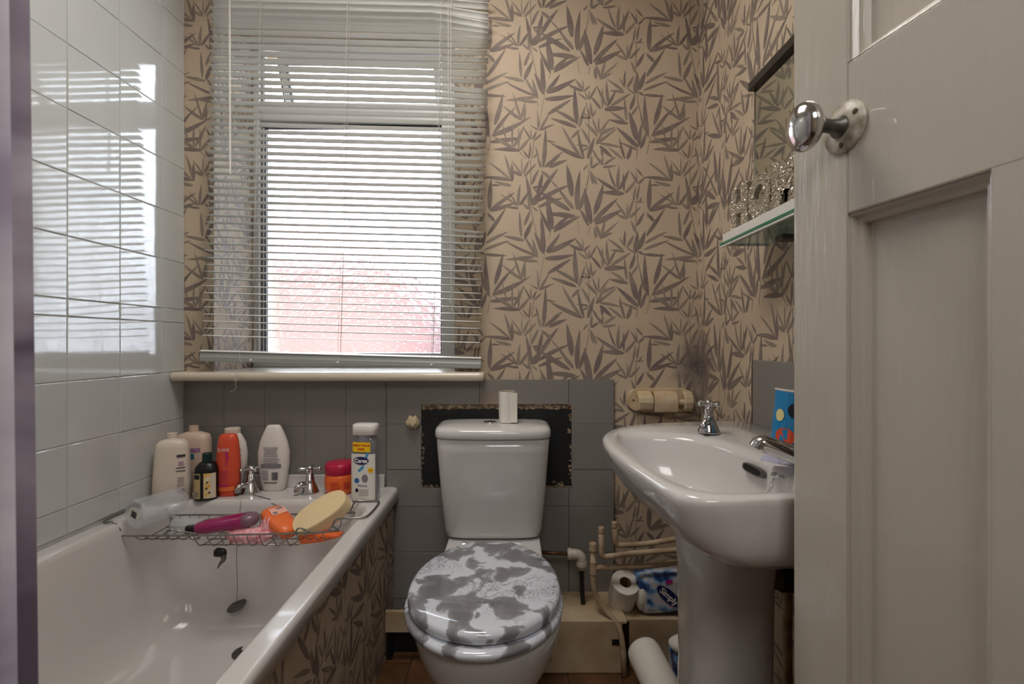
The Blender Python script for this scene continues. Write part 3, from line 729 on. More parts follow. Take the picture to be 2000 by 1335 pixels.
pan = obj('side_panel', pb, M['wallpaper'], bath, bevel=.001, label='panel covered in the bamboo wallpaper')
leaf_print('leaf_print', [(0, YB - .02 + .05, 0, .482)], lambda u, v, h: Vector((-.4045 + h, YB - .02 - u, v)), bath, du=.21, dv=.1)
# torn bit of paper at the near bottom of the panel
obj('torn_paper', MB().tube(catmull([(-.402, .83, .24), (-.398, .85, .262), (-.401, .88, .24), (-.399, .89, .19), (-.401, .86, .14)], 5), .0022, 6), M['boxing'], bath, label='curled torn edge of the paper')
obj('end_panel', MB().box(XL + .004, -.412, -.056, -.045, 0, .484), M['boxing'], bath)
obj('upstand', MB().box(XL + .006, -.437, YB - .019, YB - .0065, BZ, BZ + .042), M['bath'], bath, bevel=.002)
obj('drain', MB().lathe([(.034, 0), (.036, .002), (.03, .0035), (.02, .001), (.004, .0)], Matrix.Translation((-.745, 1.335, BZ - .3718)), 24), M['dullmetal'], bath)
def pillar_tap(name, label, loc, sc_=1.0, ang=-PI / 2, cross=0.3, grp=None, parent=None, splen=1.0, straight=False):
    t = thing(name, label, 'tap', loc, grp)
    T = Matrix.Translation(loc) @ Matrix.Scale(sc_, 4)
    o = obj('body', MB().lathe([(.031, 0), (.032, .003), (.030, .008), (.024, .024), (.0185, .036), (.0155, .044), (.0155, .050), (.013, .052), (.013, .068), (.0105, .070), (.0105, .076), (.0, .077)], T, 24, True, False), M['chrome'], t, smooth=True)
    d = Vector((math.cos(ang), math.sin(ang), 0)); s_ = MB()
    pts = [Vector((0, 0, .028)), d * .03 + Vector((0, 0, .034)), d * .06 * splen + Vector((0, 0, .033)), d * .078 * splen + Vector((0, 0, .024)), d * .082 * splen + Vector((0, 0, .012))]
    if straight: pts = [Vector((0, 0, .014)), d * .035 + Vector((0, 0, .024)), d * .070 + Vector((0, 0, .036)), d * .082 + Vector((0, 0, .038)), d * .087 + Vector((0, 0, .031))]
    pts = [T @ p_ for p_ in pts]
    s_.tube(catmull(pts, 5), .01 * sc_, 12, rad=[(.0135 if straight else .0125 - .003 * k / 20) * sc_ for k in range(21)])
    obj('spout', s_, M['chrome'], t, smooth=True)
    h = MB(); h.lathe([(.009, 0), (.0125, .003), (.0125, .014), (.009, .019), (.004, .022), (0, .0225)], T @ Matrix.Translation((0, 0, .076)), 16, True, False)
    for k in range(4):
        a_ = cross + k * PI / 2
        R = T @ Matrix.Translation((0, 0, .086)) @ Matrix.Rotation(a_, 4, 'Z') @ Matrix.Rotation(PI / 2, 4, 'Y')
        h.lathe([(.0045, .008), (.0052, .012), (.0052, .026), (.0068, .030), (.0068, .036), (.004, .039), (0, .0395)], R, 10, True, False)
    obj('cross_handle', h, M['chrome'], t, smooth=True)
    return t
pillar_tap('bath_tap', 'chrome cross-head bath tap standing left of the tall white bottle', (-.862, 1.572, BZ), .92, -2.2, .9, splen=.58)
pillar_tap('bath_tap', 'chrome cross-head bath tap beside the orange jar', (-.667, 1.572, BZ), .92, -2.35, .15, splen=.58)
# plug and its chain
pg = thing('bath_plug', 'round metal bath plug dangling on a long thin chain inside the tub', 'plug', (-.838, 1.43, .21))
pc = P(462, 1183, 1.435)
Rm = Matrix.Translation(pc) @ Matrix.Rotation(-.30, 4, 'Y') @ Matrix.Rotation(.16, 4, 'X')
obj('disc', MB().lathe([(.012, -.006), (.024, -.004), (.0265, 0), (.0265, .003), (.024, .005), (.006, .006), (.004, .012), (0, .0125)], Rm, 24, True, False), M['dullmetal'], pg, smooth=True)
ch = MB(); a_, b_ = P(471, 965, 1.49), pc + Vector((0, 0, .012)); a_.z = BZ + .002
nl = 110
for k in range(nl):
    p_ = a_.lerp(b_, (k + .5) / nl); p_.y = a_.y + (b_.y - a_.y) * min(1, (k / nl) * 1.0) - .012 * math.sin(PI * min(1, k / nl * 1.2))
    ch.lathe([(.0004, -.0013), (.0011, 0), (.0004, .0013)], Matrix.Translation(p_), 6)
obj('chain', ch, M['dullmetal'], pg, kind='stuff')
ch = MB(); a_, b_ = Vector((-.84, 1.545, BZ + .002)), Vector((-.735, 1.485, BZ - .012))
for k in range(52):
    p_ = a_.lerp(b_, k / 51)
    if p_.y > 1.50: p_.z = BZ + .0018
    ch.lathe([(.0004, -.0013), (.0011, 0), (.0004, .0013)], Matrix.Translation(p_), 6)
tag(obj('spare_chain', ch, M['dullmetal']), 'short loose bead chain crossing the bath deck in front of the white bottle', 'chain')

# ---------------------------------------------------------------- bottles on the bath deck
def bottle(name, label, C, prof, m, e=2.4, phi=0.0, n=32, cat='bottle', body='body'):
    t = thing(name, label, cat, C)
    rings = [sring(C[0], C[1], rx, ry, C[2] + z, ee if ee else e, n, phi) for z, rx, ry, ee in prof]
    obj(body, MB().loft(rings), m, t, smooth=True)
    return t
def deco(parent, mb, C, phi, rx, ry, m, e=2.4, name='label', lift=.0006):
    return obj(name, wrap(mb, C, phi, rx, ry, e, lift), m, parent)
def mv(mb, dx, dy, dz=0):
    mb.v = [v + Vector((dx, dy, dz)) for v in mb.v]; return mb
def lines_mb(w_, z1, n_, step, hgt=.0011, seed=1, cx=0.0):
    r_ = random.Random(seed); mb = MB()
    for k in range(n_):
        ww = w_ * r_.uniform(.7, 1); mb_ = rect_mb(ww, hgt, 6, .0002, cx, z1 - k * step)
        mb.add(mb_.v, mb_.f)
    return mb
def barcode_mb(w_, h_, cx=0.0, cz=0.0, seed=3):
    r_ = random.Random(seed); mb = MB(); x = -w_ / 2
    while x < w_ / 2 - .001:
        b_ = r_.uniform(.0006, .0016); q_ = rect_mb(b_, h_, 1, .0002, cx + x + b_ / 2, cz); mb.add(q_.v, q_.f); x += b_ + r_.uniform(.0006, .0012)
    return mb
def neck(parent, C, z0, z1, r, m, threads=True):
    pr = [(r, z0)]
    n_ = 3
    for k in range(n_):
        a_ = z0 + (z1 - z0) * (k + .4) / n_; d = (z1 - z0) / n_ * .2
        pr += [(r, a_ - d), (r * 1.1, a_), (r, a_ + d)] if threads else [(r, a_)]
    pr += [(r, z1), (r * .8, z1), (r * .8, z1 - .012)]
    return obj('neck', MB().lathe(pr, Matrix.Translation((C[0], C[1], C[2])), 20), m, parent, smooth=False)
# 1 big cream bottle without cap
C = (-1.070, 1.500, BZ); ph_ = .42
t = bottle('shampoo_bottle', 'big cream bottle with open screw neck in the tiled corner', C, [(0, .048, .026, 3), (.003, .052, .029, 3), (.06, .051, .029, 3), (.165, .045, .0275, 3), (.178, .043, .026, 2.8), (.187, .034, .022, 2.4), (.193, .018, .015, 2)], M['cream_pl'], phi=ph_)
neck(t, C, .191, .212, .0125, M['cream_pl'])
deco(t, rect_mb(.022, .007, 4, .0003, .028, .142), C, ph_, .049, .029, M['ink'], 3, 'print')
for dz, h_ in ((.105, .0022), (.095, .0022)): deco(t, rect_mb(.024, h_, 4, .0003, .027, dz), C, ph_, .050, .029, M['ink'], 3, 'print')
deco(t, lines_mb(.016, .123, 3, .005, .0016, 7, .028), C, ph_, .050, .029, M['ink_violet'], 3, 'print')
deco(t, barcode_mb(.02, .018, .028, .03), C, ph_, .052, .029, M['ink_grey'], 3, 'print')
deco(t, lines_mb(.022, .075, 7, .0045, .0012, 4, .027), C, ph_, .051, .029, M['ink_grey'], 3, 'print')
# 2 beige-pink bottle behind
C = (-1.066, 1.596, BZ); ph_ = .10
t = bottle('conditioner_bottle', 'beige bottle with short plain neck hidden behind the big cream one', C, [(0, .050, .026, 3), (.003, .053, .029, 3), (.10, .053, .029, 3), (.172, .052, .028, 3), (.188, .048, .024, 2.6), (.197, .022, .016, 2)], M['pink_pl'], phi=ph_)
neck(t, C, .196, .217, .014, M['pink_pl'], False)
deco(t, mv(text_mb('AUSSIE', .0185, font_bold=.0003, sx=.85), .010, .140), C, ph_, .053, .029, M['ink_violet'], 3, 'brand_print')
deco(t, rect_mb(.02, .018, 4, .0003, .006, .12), C, ph_, .053, .029, M['ink_teal'], 3, 'print')
# 3 black bottle
C = (-.972, 1.518, BZ); ph_ = .30
t = bottle('oil_bottle', 'squat black bottle with green cap and yellow fruit label', C, [(0, .031, .026, 3), (.003, .034, .029, 3), (.085, .034, .029, 3), (.10, .032, .027, 2.6), (.112, .024, .020, 2.2), (.117, .016, .015, 2)], M['black'], phi=ph_)
obj('cap', MB().lathe([(.0135, .116), (.014, .119), (.0135, .122), (.0135, .142), (.012, .1445), (0, .145)], Matrix.Translation(C), 20, True, False), M['greencap'], t, smooth=False)
deco(t, rect_mb(.020, .078, 4, .0003, -.021, .046), C, ph_, .034, .029, M['kraft'], 3)
deco(t, rect_mb(.016, .014, 3, .0003, -.021, .075), C, ph_, .034, .029, M['black'], 3, 'print', .001)
deco(t, barcode_mb(.012, .016, -.021, .02), C, ph_, .034, .029, M['ink_grey'], 3, 'print', .001)
deco(t, rect_mb(.032, .078, 5, .0003, .014, .046), C, ph_, .034, .029, M['yellow_art'], 3)
deco(t, rect_mb(.010, .078, 3, .0003, .0235, .046), C, ph_, .034, .029, M['cream_pl'], 3, 'label', .001)
for (a_, b_) in ((.008, .055), (.014, .023), (.006, .036)):
    deco(t, MB().prism([(a_ - .005, b_ - .004), (a_ + .006, b_ + .003), (a_ - .001, b_ + .005)], lambda u, v, d: Vector((u, v, d)), -.0002, .0002), C, ph_, .034, .029, M['black'], 3, 'print', .001)
# 4 coral bottle
C = (-.922, 1.548, BZ); ph_ = .12
t = bottle('coral_bottle', 'tall coral shampoo bottle with pink and white lettering', C, [(0, .026, .018, 2.6), (.004, .028, .020, 2.6), (.015, .031, .022, 2.6), (.05, .0365, .024, 2.6), (.11, .036, .024, 2.5), (.17, .031, .021, 2.4), (.19, .0275, .018, 2.3), (.197, .024, .015, 2.2), (.199, .018, .010, 2)], M['coral'], phi=ph_)
deco(t, mv(text_mb('ELVIVE', .0155, sx=.8), -.006, .150), C, ph_, .034, .0225, M['ink_white'], 2.5, 'brand_print', .001)
deco(t, MB().prism([(.0, .145), (.008, .145), (.010, .12), (.004, .10), (.0, .095), (.006, .12)], lambda u, v, d: Vector((u, v, d)), -.0002, .0002), C, ph_, .036, .024, M['ink_mag'], 2.5, 'print', .001)
deco(t, wrap_src := rect_mb(.030, .0045, 5, .0003, -.004, .038), C, ph_, .0365, .024, M['ink_mag'], 2.5, 'print', .001)
deco(t, lines_mb(.028, .082, 5, .008, .0014, 2, -.004), C, ph_, .0365, .024, M['ink_mag'], 2.5, 'print', .0008)
deco(t, rect_mb(.052, .014, 8, .0003, 0, .026), C, ph_, .0345, .0232, M['coral_hi'], 2.5, 'gel_band', .0002)
# 5 white bottle behind
C = (-.940, 1.602, BZ)
t = bottle('lotion_bottle', 'curved white bottle standing behind the coral one', C, [(0, .03, .018, 2.4), (.004, .034, .021, 2.4), (.06, .045, .024, 2.4), (.12, .050, .024, 2.4), (.16, .044, .022, 2.3), (.185, .030, .018, 2.2), (.192, .024, .016, 2)], M['white_pl'])
obj('cap', MB().lathe([(.024, .191), (.024, .207), (.022, .209), (0, .2095)], Matrix.Translation(C), 20, True, False), M['cream_pl'], t)
deco(t, lines_mb(.01, .14, 4, .02, .003, 5, .034), C, 0, .050, .024, M['ink'], 2.4, 'print')
# 6 tall white oval bottle
C = (-.801, 1.602, BZ); ph_ = .03
t = bottle('white_bottle', 'tall white oval bottle showing its back label between the two taps', C, [(0, .030, .016, 2.5), (.004, .036, .019, 2.5), (.03, .0425, .022, 2.5), (.09, .0515, .025, 2.4), (.13, .0515, .024, 2.4), (.165, .044, .022, 2.4), (.195, .032, .018, 2.4), (.212, .024, .014, 2.4), (.218, .020, .011, 2.2), (.219, .012, .006, 2)], M['white_pl'], phi=ph_)
deco(t, lines_mb(.052, .148, 8, .0042, .0014, 6), C, ph_, .050, .0245, M['ink_grey'], 2.4, 'small_print', .0012)
deco(t, lines_mb(.062, .112, 5, .0042, .0014, 8), C, ph_, .0515, .025, M['ink_grey'], 2.4, 'small_print', .0008)
deco(t, rect_mb(.066, .014, 8, .0003, 0, .086), C, ph_, .051, .025, M['ink_grey'], 2.4, 'print', .0006)
deco(t, lines_mb(.026, .07, 8, .0042, .0014, 9, -.018), C, ph_, .0485, .0245, M['ink_grey'], 2.4, 'small_print', .0006)
deco(t, barcode_mb(.020, .026, .014, .052), C, ph_, .0475, .024, M['ink'], 2.4, 'barcode', .0008)
deco(t, rect_mb(.044, .0026, 6, .0003, -.002, .030), C, ph_, .043, .0225, M['ink'], 2.4, 'print', .0008)
# orange jar
C = (-.569, 1.578, BZ)
t = thing('hair_mask_jar', 'round orange jar with raspberry pink lid', 'jar', C)
obj('body', MB().lathe([(.036, 0), (.042, .003), (.047, .015), (.0495, .035), (.0485, .055), (.046, .068)], Matrix.Translation(C), 32), M['orange'], t, smooth=True)
obj('lid', MB().lathe([(.0475, .066), (.0485, .068), (.0485, .090), (.046, .098), (.040, .101), (0, .102)], Matrix.Translation(C), 32, True, False), M['redlid'], t, smooth=True)
deco(t, lines_mb(.026, .044, 2, .007, .002, 5, -.006), C, .1, .0495, .0495, M['redlid'], 2, 'print', .001)
deco(t, lines_mb(.030, .028, 2, .006, .0014, 2, -.004), C, .1, .0495, .0495, M['redlid'], 2, 'print', .001)
deco(t, lines_mb(.018, .042, 4, .006, .002, 3, .030), C, .1, .0495, .0495, M['redlid'], 2, 'print', .001)
# clear hand wash bottle
C = (-.4625, 1.506, BZ); ph_ = -.10
t = thing('hand_wash_bottle', 'clear hand wash bottle with white cap at the rim corner', 'bottle', C)
obj('body', MB().loft([sring(C[0], C[1], rx, ry, C[2] + z, e_, 32, ph_) for z, rx, ry, e_ in [(0, .038, .022, 4), (.004, .0415, .025, 4), (.04, .041, .025, 4), (.15, .0385, .024, 4), (.185, .0375, .023, 3.6), (.200, .034, .022, 2.6), (.204, .026, .02, 2.2)]]), M['clear2'], t, smooth=True)
obj('cap', MB().loft([sring(C[0], C[1], rx, ry, C[2] + z, 3.4, 32, ph_) for z, rx, ry in [(.206, .036, .024), (.207, .0385, .0265), (.236, .0385, .0265), (.239, .036, .024), (.2395, .02, .012)]]), M['white_pl'], t, smooth=True)
obj('pump_tube', MB().lathe([(.027, .186), (.027, .206)], Matrix.Translation(C), 20), M['ink_grey'], t)
deco(t, rect_mb(.077, .146, 10, .0004, 0, .076), C, ph_, .0418, .0252, M['white_sat'], 4, 'label', .0008)
deco(t, rect_mb(.058, .030, 8, .0004, -.004, .170), C, ph_, .039, .0245, M['yellow'], 4, 'price_flash', .0016)
deco(t, mv(text_mb('GREAT VALUE', .0088, .0003, .0003, .95), -.004, .1755), C, ph_, .039, .0245, M['red_ink'], 4, 'lettering', .0024)
deco(t, mv(text_mb('300ML', .0088, .0003, .0002), -.004, .164), C, ph_, .039, .0245, M['red_ink'], 4, 'lettering', .0024)
deco(t, disc_mb(.0245, .0125, -.004, .128), C, ph_, .0418, .0252, M['navy'], 4, 'oval_badge', .0018)
deco(t, mv(text_mb('Carex', .0165, .0003, .0006), -.004, .1275), C, ph_, .0418, .0252, M['ink_white'], 4, 'lettering', .0026)
deco(t, disc_mb(.0085, .0085, .026, .099), C, ph_, .0418, .0252, M['yellow'], 4, 'price_spot', .0018)
deco(t, mv(text_mb('£1.29', .0055), .026, .099), C, ph_, .0418, .0252, M['red_ink'], 4, 'lettering', .0026)
deco(t, MB().prism([(.010, .146), (.018, .154), (.020, .146), (.004, .116), (-.016, .098), (-.010, .092), (.004, .104)], lambda u, v, d: Vector((u, v, d)), -.0002, .0002), C, ph_, .0418, .0252, M['sky_ink'], 4, 'splash_art', .0012)
deco(t, disc_mb(.008, .008, -.018, .066), C, ph_, .0418, .0252, M['ink_blue'], 4, 'round_badge', .0016)
deco(t, disc_mb(.010, .013, .008, .073), C, ph_, .0418, .0252, M['ink_grey'], 4, 'splash_art', .0012)
deco(t, mv(text_mb('Moisture', .0085), .0, .051), C, ph_, .0418, .0252, M['ink_blue'], 4, 'lettering', .0018)
deco(t, disc_mb(.005, .006, -.018, .036), C, ph_, .0418, .0252, M['navy'], 4, 'round_badge', .0016)
deco(t, lines_mb(.040, .038, 6, .0036, .001, 4, .004), C, ph_, .0418, .0252, M['ink_grey'], 4, 'small_print', .0014)

# ---------------------------------------------------------------- bath rack and what lies in it
RZ = BZ + .0045
rk = thing('bath_rack', 'chrome wire rack laid across the tub on both rims', 'bath rack', (-.77, 1.38, .44))
loop = [(-1.06, 1.31, .487), (-.53, 1.325, .490), (-.50, 1.325, .508), (-.487, 1.326, RZ), (-.425, 1.335, RZ), (-.408, 1.36, RZ), (-.408, 1.46, RZ), (-.425, 1.478, RZ), (-.465, 1.476, RZ), (-.485, 1.472, RZ),
        (-.50, 1.47, .50), (-.53, 1.468, .492), (-1.03, 1.455, .492), (-1.055, 1.455, .505), (-1.075, 1.453, RZ), (-1.112, 1.45, RZ), (-1.124, 1.43, RZ), (-1.124, 1.32, RZ), (-1.11, 1.303, RZ), (-1.09, 1.303, RZ), (-1.075, 1.306, .505)]
obj('frame', MB().tube(catmull(loop, 3, True), .0027, 8, closed=True), M['steel'], rk, smooth=True)
def rail_pt(x, front): 
    t_ = (x + 1.06) / .53
    return (x, 1.31 + .015 * t_ + .001, .4885) if front else (x, 1.455 + .013 * t_ + .001, .492)
hp = []
for k in range(6): hp.append((-1.045 + k * .029, .022))
for k in range(8): hp.append((-.882 + k * .036, .040))
for k in range(4): hp.append((-.600 + k * .024, .022))
for x, dip in hp:
    a_, b_ = Vector(rail_pt(x, 1)), Vector(rail_pt(x, 0)); lean = .008
    mid = [(x + lean, 1.325, a_.z - dip * .75), (x + lean * 1.4, 1.345, a_.z - dip), (x + lean * 1.4, 1.43, a_.z - dip), (x + lean, 1.448, a_.z - dip * .75)]
    obj('hoop', MB().tube(catmull([a_] + mid + [b_], 4), .0015, 6), M['steel'], rk, smooth=True)
cw = MB()
for y, x0, x1, z in ((1.345, -1.04, -.88, .464), (1.43, -1.04, -.88, .464), (1.345, -.88, -.60, .4475), (1.385, -.88, -.60, .4475), (1.43, -.88, -.60, .4475), (1.385, -.61, -.52, .464)):
    cw.tube([(x0, y, z), (x1, y, z + .0005)], .0015, 6)
obj('cross_wire', cw, M['steel'], rk, smooth=True)
hk = MB().tube(catmull([(-.955, 1.312, .492), (-.935, 1.300, .508), (-.915, 1.31, .500), (-.89, 1.315, .4935), (-.87, 1.312, .492)], 4), .0026, 6)
hk.tube(catmull([(-.60, 1.32, .493), (-.587, 1.31, .508), (-.575, 1.315, .503), (-.56, 1.32, .493)], 4), .0026, 6)
obj('bent_wire', hk, M['steel'], rk, smooth=True)
# big clear bottle on its side
A_ = Vector((-1.036, 1.305, .547)); D_ = Vector((.30, .93, .0)).normalized()
def frame_from(A, D, up=Vector((0, 0, 1))):
    z = D.normalized(); x = up.cross(z).normalized(); y = z.cross(x)
    return Matrix(((x.x, y.x, z.x, A.x), (x.y, y.y, z.y, A.y), (x.z, y.z, z.z, A.z), (0, 0, 0, 1)))
F = frame_from(A_, D_)
t = thing('empty_clear_bottle', 'big empty clear bottle lying on its side in the rack', 'bottle', (-.98, 1.38, .47))
obj('body', MB().lathe([(.030, .002), (.036, -.001), (.040, .003), (.0405, .012), (.039, .03), (.040, .10), (.036, .125), (.022, .142), (.014, .148)], F, 28, True, True), M['clear'], t, smooth=True)
st = disc_mb(.021, .021); obj('sticker', xf(st, F @ Matrix.Translation((0, 0, -.0008)) @ Matrix.Rotation(PI, 4, 'X')), M['white_sat'], t)
obj('barcode', xf(barcode_mb(.021, .018, 0, -.001), F @ Matrix.Translation((0, 0, -.0016)) @ Matrix.Rotation(PI, 4, 'X') @ Matrix.Rotation(-.35, 4, 'Z')), M['ink'], t)
t = thing('clear_pump_bottle', 'small clear bottle lying flat in front of the empty one', 'bottle', (-.93, 1.36, .465))
F = frame_from(Vector((-.985, 1.385, .489)), Vector((.9, .05, -.03)))
obj('body', MB().lathe([(.018, 0), (.0215, .004), (.021, .02), (.021, .075), (.016, .09), (.009, .096), (.009, .108)], F, 24), M['clear'], t, smooth=True)
# magenta bottle
t = thing('magenta_bottle', 'magenta gel bottle with black cap lying along the rack', 'bottle', (-.84, 1.37, .47))
a_ = P(383, 1031, 1.375); b_ = P(504, 1011, 1.395)
F = frame_from(a_, b_ - a_); L_ = (b_ - a_).length
obj('body', MB().loft([[F @ p_ for p_ in sring(0, 0, rx, ry, z, 2.4, 24)] for z, rx, ry in [(.0, .016, .013), (.008, .024, .017), (.04, .029, .020), (.12, .030, .021), (L_ - .03, .030, .021), (L_ - .008, .023, .017), (L_, .012, .008)]]), M['magenta'], t, smooth=True)
obj('cap', MB().lathe([(.012, .004), (.0125, -.002), (.0135, -.018), (.0125, -.024), (.006, -.026)], F, 20), M['black'], t, smooth=False)
obj('clear_base', MB().loft([[F @ p_ for p_ in sring(0, 0, rx, ry, z, 2.4, 24)] for z, rx, ry in [(L_ - .036, .0306, .0216), (L_ - .02, .0285, .0202), (L_ - .006, .0222, .0168), (L_ + .003, .012, .008)]]), M['clear2'], t, smooth=True)
lb = rect_mb(.060, .016, 8, .0003)
Fl = Matrix.Translation((a_ + b_) / 2 + Vector((.02, -.0175, .0105))) @ Matrix.Rotation(-math.atan2((b_ - a_).z, (b_ - a_).x), 4, 'Y') @ Matrix.Rotation(math.radians(48), 4, 'X')
obj('label', xf(lb, Fl), M['lightpink'], t)
obj('print', xf(lines_mb(.05, .004, 3, .004, .0012, 3), Fl @ Matrix.Translation((-.0, 0, .0008))), M['ink_white'], t)
obj('print', xf(mv(disc_mb(.006, .006), -.042, -.002), Fl), M['ink_white'], t)
# pink puff
rpk = random.Random(8)
def blob(C, rx, ry, rz, seed, amp=.2, n=20, m_=12, fr_=3):
    r_ = random.Random(seed); ph = [r_.uniform(0, 6.28) for _ in range(8)]; mb = MB(); rings = []
    for i in range(1, m_):
        th = PI * i / m_; ring = []
        for j in range(n):
            a = 2 * PI * j / n
            k_ = 1 + amp * (math.sin(fr_ * a + ph[0] + 2 * th) * .5 + math.sin((fr_ + 2) * a + ph[1] - 3 * th) * .35 + math.sin(5 * th + ph[2]) * .25) + r_.uniform(-amp, amp) * .2
            ring.append(Vector((C[0] + rx * k_ * math.sin(th) * math.cos(a), C[1] + ry * k_ * math.sin(th) * math.sin(a), C[2] + rz * k_ * math.cos(th))))
        rings.append(ring)
    return mb.loft(rings[::-1])
pf = blob((-.755, 1.372, .463), .064, .026, .020, 3, .25, 40, 16, 7)
pf2 = blob((-.700, 1.390, .483), .030, .024, .026, 5, .3, 30, 14, 6); pf.add(pf2.v, pf2.f)
t = tag(obj('bath_puff', pf, M['pink_net'], smooth=True), 'crumpled pale pink bath puff under the magenta bottle', 'bath puff')
# orange bottle leaning in the rack
t = thing('orange_bottle', 'bright orange bottle lying aslant beside the sponge', 'bottle', (-.645, 1.39, .46))
a_ = P(535, 1004, 1.42); b_ = P(575, 1050, 1.35)
F = frame_from(a_, b_ - a_, Vector((0, 0, 1))); L_ = (b_ - a_).length
obj('body', MB().loft([[F @ p_ for p_ in sring(0, 0, rx, ry, z, 2.6, 24)] for z, rx, ry in [(-.022, .020, .012), (-.015, .032, .018), (.0, .036, .021), (.045, .035, .021), (.08, .029, .019), (.10, .024, .016), (.105, .016, .01)]]), M['coral_hi'], t, smooth=True)
Fl = F @ Matrix.Translation((.002, .0215, .014)) @ Matrix.Rotation(-PI / 2, 4, 'X')
obj('label', xf(rect_mb(.045, .032, 6, .0003), Fl), mat('peach_label', (250, 190, 170), .3), t)
obj('print', xf(rect_mb(.012, .009, 2, .0003, -.012, -.008), Fl @ Matrix.Translation((0, 0, .0008))), M['ink_grey'], t)
obj('print', xf(rect_mb(.018, .007, 2, .0003, .008, .009), Fl @ Matrix.Translation((0, 0, .0008))), M['ink_grey'], t)
# second orange thing under the sponge
C2 = P(608, 1050, 1.365)
F = frame_from(C2 + Vector((-.03, 0, 0)), Vector((1, .05, .08)))
t = tag(obj('orange_tube', MB().loft([[F @ p_ for p_ in sring(0, 0, rx, ry, z, 2.4, 20)] for z, rx, ry in [(0, .014, .014), (.006, .019, .017), (.06, .019, .016), (.10, .019, .008), (.115, .019, .003)]]), M['orange'], smooth=True), 'orange tube lying underneath the yellow sponge', 'tube')
# yellow sponge
Cs = P(629, 1003, 1.395)
def sp_ring(k, z): return sring(0, 0, .083 * k, .047 * k, z, 2.5, 36)
Ms = Matrix.Translation(Cs) @ Matrix.Rotation(-.36, 4, 'Y') @ Matrix.Rotation(.62, 4, 'X') @ Matrix.Rotation(.30, 4, 'Z')
tag(obj('bath_sponge', MB().loft([[Ms @ p_ for p_ in sp_ring(k, z)] for k, z in [(.94, -.020), (.985, -.0175), (1, -.012), (1, .012), (.985, .0175), (.95, .020)]]), M['sponge'], smooth=False), 'pale yellow oval bath sponge resting on the rack', 'sponge')
# black hook hanging under the rack
hb = thing('razor_holder', 'small black rubber sucker hook dangling under the rack', 'hook', (-.83, 1.335, .40))
hc = P(430, 1078, 1.345)
obj('sucker', blob(hc, .020, .012, .012, 4, .15, 20, 10, 2), M['dark_rubber'], hb, smooth=True)
obj('tip', MB().tube(catmull([hc + Vector((.008, 0, -.008)), hc + Vector((.010, 0, -.020)), hc + Vector((0, 0, -.032)), hc + Vector((-.008, 0, -.046))], 4), .004, 8, rad=[.009 - .0078 * k / 12 for k in range(13)]), M['dullmetal'], hb, smooth=True)

# ---------------------------------------------------------------- toilet
TX = -.0565
wc = thing('toilet', 'white close-coupled toilet with a grey marbled seat', 'toilet', (TX, 1.3, 0))
def cring(wd, yf, z, e=5, yb=1.632, bulge=.0, n=40):
    cy = (yb + yf) / 2; hy = (yb - yf) / 2; r_ = sring(TX - .003, cy, wd, hy, z, e, n)
    for v in r_:
        if v.y < cy: v.y -= bulge * (1 - ((v.x - TX) / wd) ** 2)
    return r_
cs = MB().loft([cring(.140, 1.50, .400, 4), cring(.152, 1.487, .408, 5), cring(.156, 1.482, .43, 5, bulge=.006), cring(.166, 1.468, .55, 6, bulge=.010), cring(.1755, 1.456, .68, 6, bulge=.012), cring(.1775, 1.453, .722, 6, bulge=.013)])
obj('cistern', cs, M['ceramic'], wc, smooth=True)
ld = MB().loft([cring(.174, 1.458, .7225, 6, bulge=.013), cring(.180, 1.449, .7245, 6, bulge=.014), cring(.1815, 1.447, .729, 6, bulge=.015), cring(.1815, 1.447, .744, 6, bulge=.015), cring(.178, 1.452, .753, 6, bulge=.014), cring(.165, 1.470, .759, 5, bulge=.012, yb=1.62), cring(.10, 1.52, .7615, 3, yb=1.60), cring(.03, 1.55, .762, 2, yb=1.58)])
obj('cistern_lid', ld, M['ceramic'], wc, smooth=True)
bt = P(957, 826, 1.53)
obj('flush_button', MB().lathe([(.020, .7605), (.021, .764), (.017, .7655), (.016, .7645), (.002, .766)], Matrix.Translation((bt.x, 1.53, 0)), 28), M['chrome'], wc, smooth=True)
def seat_ring(k, z, dx=0, dy=0, yf=.910, yb=1.352, wmax=.1745, n=56):
    """toilet seat outline: egg, squared off at the hinge end"""
    cy = 1.105; out = []
    for i in range(n):
        a = 2 * PI * i / n; c, s_ = math.cos(a), math.sin(a)
        if s_ < 0: x, y = wmax * math.copysign(abs(c) ** .98, c), (cy - yf) * s_
        else: x, y = wmax * math.copysign(abs(c) ** .78, c), (yb - cy) * s_ ** .86
        if s_ > 0: x *= 1 - .30 * (s_ ** 2.2)
        out.append(Vector((TX + x * k + dx, cy + dy + y * k, z)))
    return out
R3 = Matrix.Translation((TX, 1.352, 0)) @ Matrix.Rotation(math.radians(-1.5), 4, 'Z') @ Matrix.Translation((-TX, -1.352, 0))
pan_ = MB().loft([sring(TX, 1.22, .105, .22, 0, 2.8, 56), sring(TX, 1.22, .104, .218, .02, 2.8, 56), sring(TX, 1.22, .092, .20, .08, 2.6, 56), sring(TX, 1.20, .098, .205, .18, 2.4, 56), sring(TX, 1.165, .125, .215, .27, 2.3, 56)]
    + [seat_ring(.90, .335, yb=1.40), seat_ring(.955, .375, yb=1.42), seat_ring(.975, .395, yb=1.43), seat_ring(.975, .405, yb=1.43), seat_ring(.94, .411, yb=1.42)], True, True)
obj('pan', pan_, M['ceramic'], wc, smooth=True)
obj('pan_shelf', MB().loft([rrect(TX - .10, TX + .10, 1.30, 1.60, .03, .20), rrect(TX - .14, TX + .14, 1.32, 1.63, .03, .34), rrect(TX - .145, TX + .145, 1.32, 1.63, .03, .398)]), M['ceramic'], wc, smooth=False, bevel=.004)
